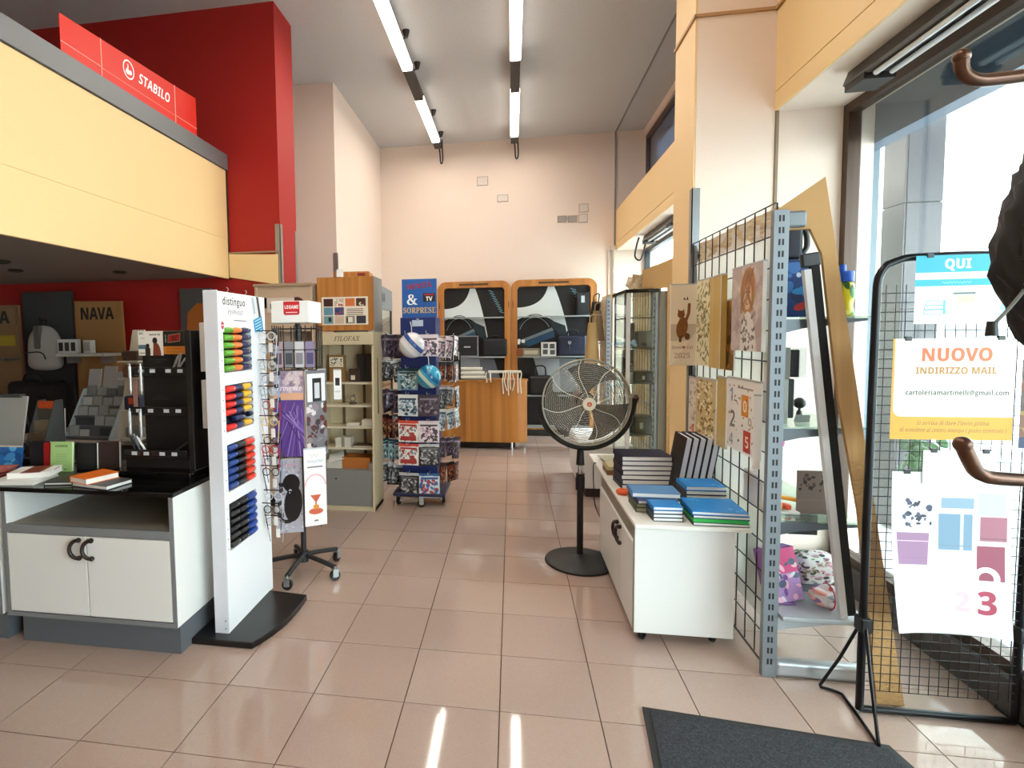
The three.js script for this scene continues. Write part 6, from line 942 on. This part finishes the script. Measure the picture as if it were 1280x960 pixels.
poster('notice', 'turquoise and white notice headed QUI at the top of the mesh rack', .36, .255, tex(640, 450, (g, w, h) => {
  g.fillStyle = '#dde3e3'; g.fillRect(0, 0, w, h); g.fillStyle = '#12a3bd'; g.fillRect(0, 0, w, 112); g.fillRect(0, 158, w, 44); words(g, 'QUI', 245, 58, 84, '#f4fbfb', '900'); words(g, 'ZOUSKI', 245, 136, 40, '#7fa9a4', 'normal', 'sans-serif', 'center', 170); scribble(g, 160, 168, 170, 26, '#b4e6e8', 17);
  g.strokeStyle = '#5c8f92'; g.lineWidth = 4; for (const [x, y, ww, hh] of [[60, 330, 120, 24], [70, 300, 110, 28], [56, 358, 130, 26]]) { g.fillStyle = '#dff1ee'; g.fillRect(x, y, ww, hh); g.strokeRect(x, y, ww, hh); } g.fillStyle = '#4bb3c4'; g.fillRect(170, 296, 12, 88); rule(g, 225, 246, 130, '#51605c', 12); g.fillStyle = '#f2eaa0'; g.fillRect(250, 264, 104, 50); for (let i = 0; i < 5; i++) rule(g, 440, 242 + i * 16, 130, '#b5cfd0', 3); g.fillStyle = '#9adbe6'; g.beginPath(); g.arc(530, 350, 32, 0, 7); g.fill(); g.fillRect(470, 388, 120, 12); g.strokeStyle = '#3e4c5c'; g.beginPath(); g.moveTo(560, 320); g.lineTo(630, 290); g.lineTo(640, 370); g.closePath(); g.stroke();
}), 1.735, 1.565, RZ + .03);
poster('notice', 'yellow-edged notice headed NUOVO with a mail address in the middle of the mesh rack', .405, .385, tex(640, 600, (g, w, h) => {
  g.fillStyle = '#d79a22'; g.fillRect(0, 0, w, h); g.fillStyle = '#dfdcd0'; g.beginPath(); g.roundRect(12, -40, 660, 504, 44); g.fill();
  words(g, 'NUOVO', 336, 96, 104, '#cf5f22', '900', 'sans-serif', 'center', 420); words(g, 'INDIRIZZO MAIL', 336, 190, 54, '#a8742c', '900', 'sans-serif', 'center', 450); words(g, 'cartoleriamartinelli@gmail.com', 345, 320, 40, '#2a231d', 'bold', 'sans-serif', 'center', 540);
  words(g, 'Si avvisa di dare l’invio prima', 330, 500, 32, '#5c400c', 'italic', 'serif', 'center', 380); words(g, 'di scendere al centro stampa ( piano interrato )', 330, 542, 32, '#5c400c', 'italic', 'serif', 'center', 560);
}), 1.69, 1.125, RZ + .034);
poster('wall_calendar', 'curling 2023 calendar sheet with bag pictures low on the mesh rack', .40, .615, tex(512, 800, (g, w, h) => {
  g.fillStyle = '#dcdbde'; g.fillRect(0, 0, w, h);
  g.fillStyle = '#c8c6d2'; g.fillRect(48, 128, 130, 150); blobs(g, 46, ['#26293a', '#40465c', '#f1eff3'], 54, 134, 172, 272, 5, 15); g.fillStyle = '#7f9aae'; g.fillRect(216, 126, 140, 52); g.fillStyle = '#6f8da4'; g.fillRect(206, 206, 146, 180); g.fillStyle = '#c2d2dc'; g.fillRect(300, 206, 14, 180); rule(g, 206, 362, 146, '#6d8496', 5);
  g.fillStyle = '#96708f'; g.beginPath(); g.moveTo(20, 306); g.lineTo(166, 306); g.lineTo(158, 466); g.lineTo(26, 466); g.fill(); rule(g, 20, 346, 146, '#d9bfd6', 4); rule(g, 26, 430, 130, '#8d6a8d', 4); g.fillStyle = '#b3bcc8'; g.fillRect(372, 100, 120, 110); g.fillStyle = '#9a5c6b'; g.fillRect(384, 216, 112, 120); rule(g, 384, 320, 112, '#7a515c', 6); g.fillStyle = '#8c3a50'; g.fillRect(372, 360, 116, 170);
  rule(g, 210, 480, 130, '#c9c9cc', 4); g.fillStyle = '#c9c9cc'; g.fillRect(236, 410, 4, 120); g.lineWidth = 26; g.strokeStyle = '#f6f2f3'; g.beginPath(); g.arc(412, 520, 44, 0, 7); g.stroke(); words(g, '2', 310, 640, 130, '#d3aeb6', '900'); words(g, '3', 416, 640, 150, '#a02f48', '900');
}), 1.70, .385, RZ + .038, .05);
poster('paper_sheet', 'blank white sheet overlapping the top of the bag calendar on the rack', .24, .13, tex(32, 32, (g) => { g.fillStyle = '#f7f7f5'; g.fillRect(0, 0, 32, 32); }), 1.72, .955, RZ + .042);
poster('picture_sheet', 'brown and yellow picture sheet cut by the right picture edge', .12, .33, tex(128, 320, (g, w, h) => { g.fillStyle = '#4b3a2a'; g.fillRect(0, 0, w, h); blobs(g, 14, ['#8a6a1f', '#6b3f22', '#2a2420'], 0, 0, w, h, 12, 40); g.fillStyle = '#1d2b4a'; g.fillRect(0, 280, w, 40); }), 1.965, 1.10, RZ + .045);
{
  const pl = T('green_plant', 'green leafy pot plant outside the shop window behind the mesh rack', 'plant', [2.5, -.02, -.74]);
  P(pl, 'pot', cyl(.1, .13, .25, 0, 0, 0), M('#8d8a86', .7)); P(pl, 'stem', [rod([0, .25, 0], [.0, .8, 0], .012), rod([0, .5, 0], [.06, .75, .03], .006), rod([0, .5, 0], [-.06, .75, -.03], .006)], M('#4a5a30', .7));
  const lf = new THREE.SphereGeometry(.05, 8, 6).scale(1, .5, .25);
  for (let i = 0; i < 46; i++) { const m = P(pl, 'leaf', lf, M(['#2f5d33', '#3d7040', '#274c2d'][i % 3], .6)); m.position.set(rr(-.12, .12), rr(.66, .9), rr(-.12, .12)); m.rotation.set(rr(0, 6), rr(0, 6), rr(0, 6)); }
}
{
  const t = T('hook_stand', 'bronze hook bars of a coat stand at the right picture edge', 'coat stand', [1.12, 0, 1.9]);
  const br = M('#5b4032', .28, { metalness: .7 });
  P(t, 'hook', tube([[-.335, 1.99, .012], [-.33, 1.968, .01], [-.31, 1.955, .008], [-.27, 1.955, .004], [-.16, 1.963, 0], [0, 1.965, 0]], .0105, 50, 10), br); P(t, 'hook', tube([[-.335, 1.352, .055], [-.322, 1.325, .054], [-.308, 1.308, .05], [-.28, 1.299, .048], [-.16, 1.292, .03], [0, 1.29, 0]], .0115, 50, 10), br);
  P(t, 'hook_tip', new THREE.SphereGeometry(.0125, 10, 8).translate(-.335, 1.992, .012), br); P(t, 'hook_tip', new THREE.SphereGeometry(.0135, 10, 8).translate(-.336, 1.355, .055), br);
  P(t, 'pole', cyl(.018, .018, 2.02, 0, .02, 0), br); P(t, 'base', cyl(.16, .15, .02, 0, 0, 0, 30), br);
  P(t, 'upper_arm', rod([0, 1.9, 0], [-.08, 1.93, -.02], .01), br);
  const b = T('black_jacket', 'dark quilted garment with cords and toggles hanging at the right picture edge', 'garment', [.95, 1.45, 1.86]);
  const g = new THREE.SphereGeometry(.5, 40, 32), p = g.attributes.position; for (let i = 0; i < p.count; i++) { const x = p.getX(i), y = p.getY(i), z = p.getZ(i), n = .03 * Math.sin(x * 31 + y * 17) * Math.cos(y * 29 + z * 23) + .02 * Math.sin(y * 57 + x * 41); const ww = y > .05 ? .17 - (y - .05) * .1 : .17 - (.05 - y) * .16; p.setXYZ(i, (x * 1.0) * ww * (1 + n * 3) + .02 + (y < .1 ? (.1 - y) * .16 : 0), (y * .56) * (1 + n) + .16, z * .12 * (1 + n * 4)); } g.computeVertexNormals();
  P(b, 'fabric', g, new THREE.MeshStandardMaterial({ roughness: .6, map: tex(128, 128, (q, w, h) => { q.fillStyle = '#121113'; q.fillRect(0, 0, w, h); blobs(q, 60, ['#2a282b', '#0a0a0b', '#55504c'], 0, 0, w, h, 1, 5); }) }));
  P(b, 'cord', [tube([[-.035, .25, .03], [-.035, .19, .03], [-.038, .165, .03], [-.06, .13, .03], [-.08, .105, .03]], .0028, 30, 6), tube([[-.03, .21, .03], [-.018, .225, .035], [-.015, .19, .035], [-.03, .165, .03], [-.015, .13, .03], [.02, .1, .03], [.05, .07, .03]], .0028, 40, 6), tube([[-.03, .168, .03], [.0, .185, .035], [.03, .17, .03], [.03, .1, .03], [.06, .04, .03]], .0028, 40, 6)], M('#6d7069', .6));
  P(b, 'toggle', [new THREE.SphereGeometry(.014, 12, 8).scale(1.1, .75, .8).translate(-.03, .165, .034), cyl(.009, .007, .025, -.085, .082, .03, 10), new THREE.CylinderGeometry(.008, .009, .05, 10).translate(-.04, .235, .03)], black);
  P(b, 'loop', tube([[-.02, .42, 0], [.02, .47, .0], [.08, .49, .01], [.1, .42, 0]], .006, 24, 6), black);
}
renderer.render(scene, camera);
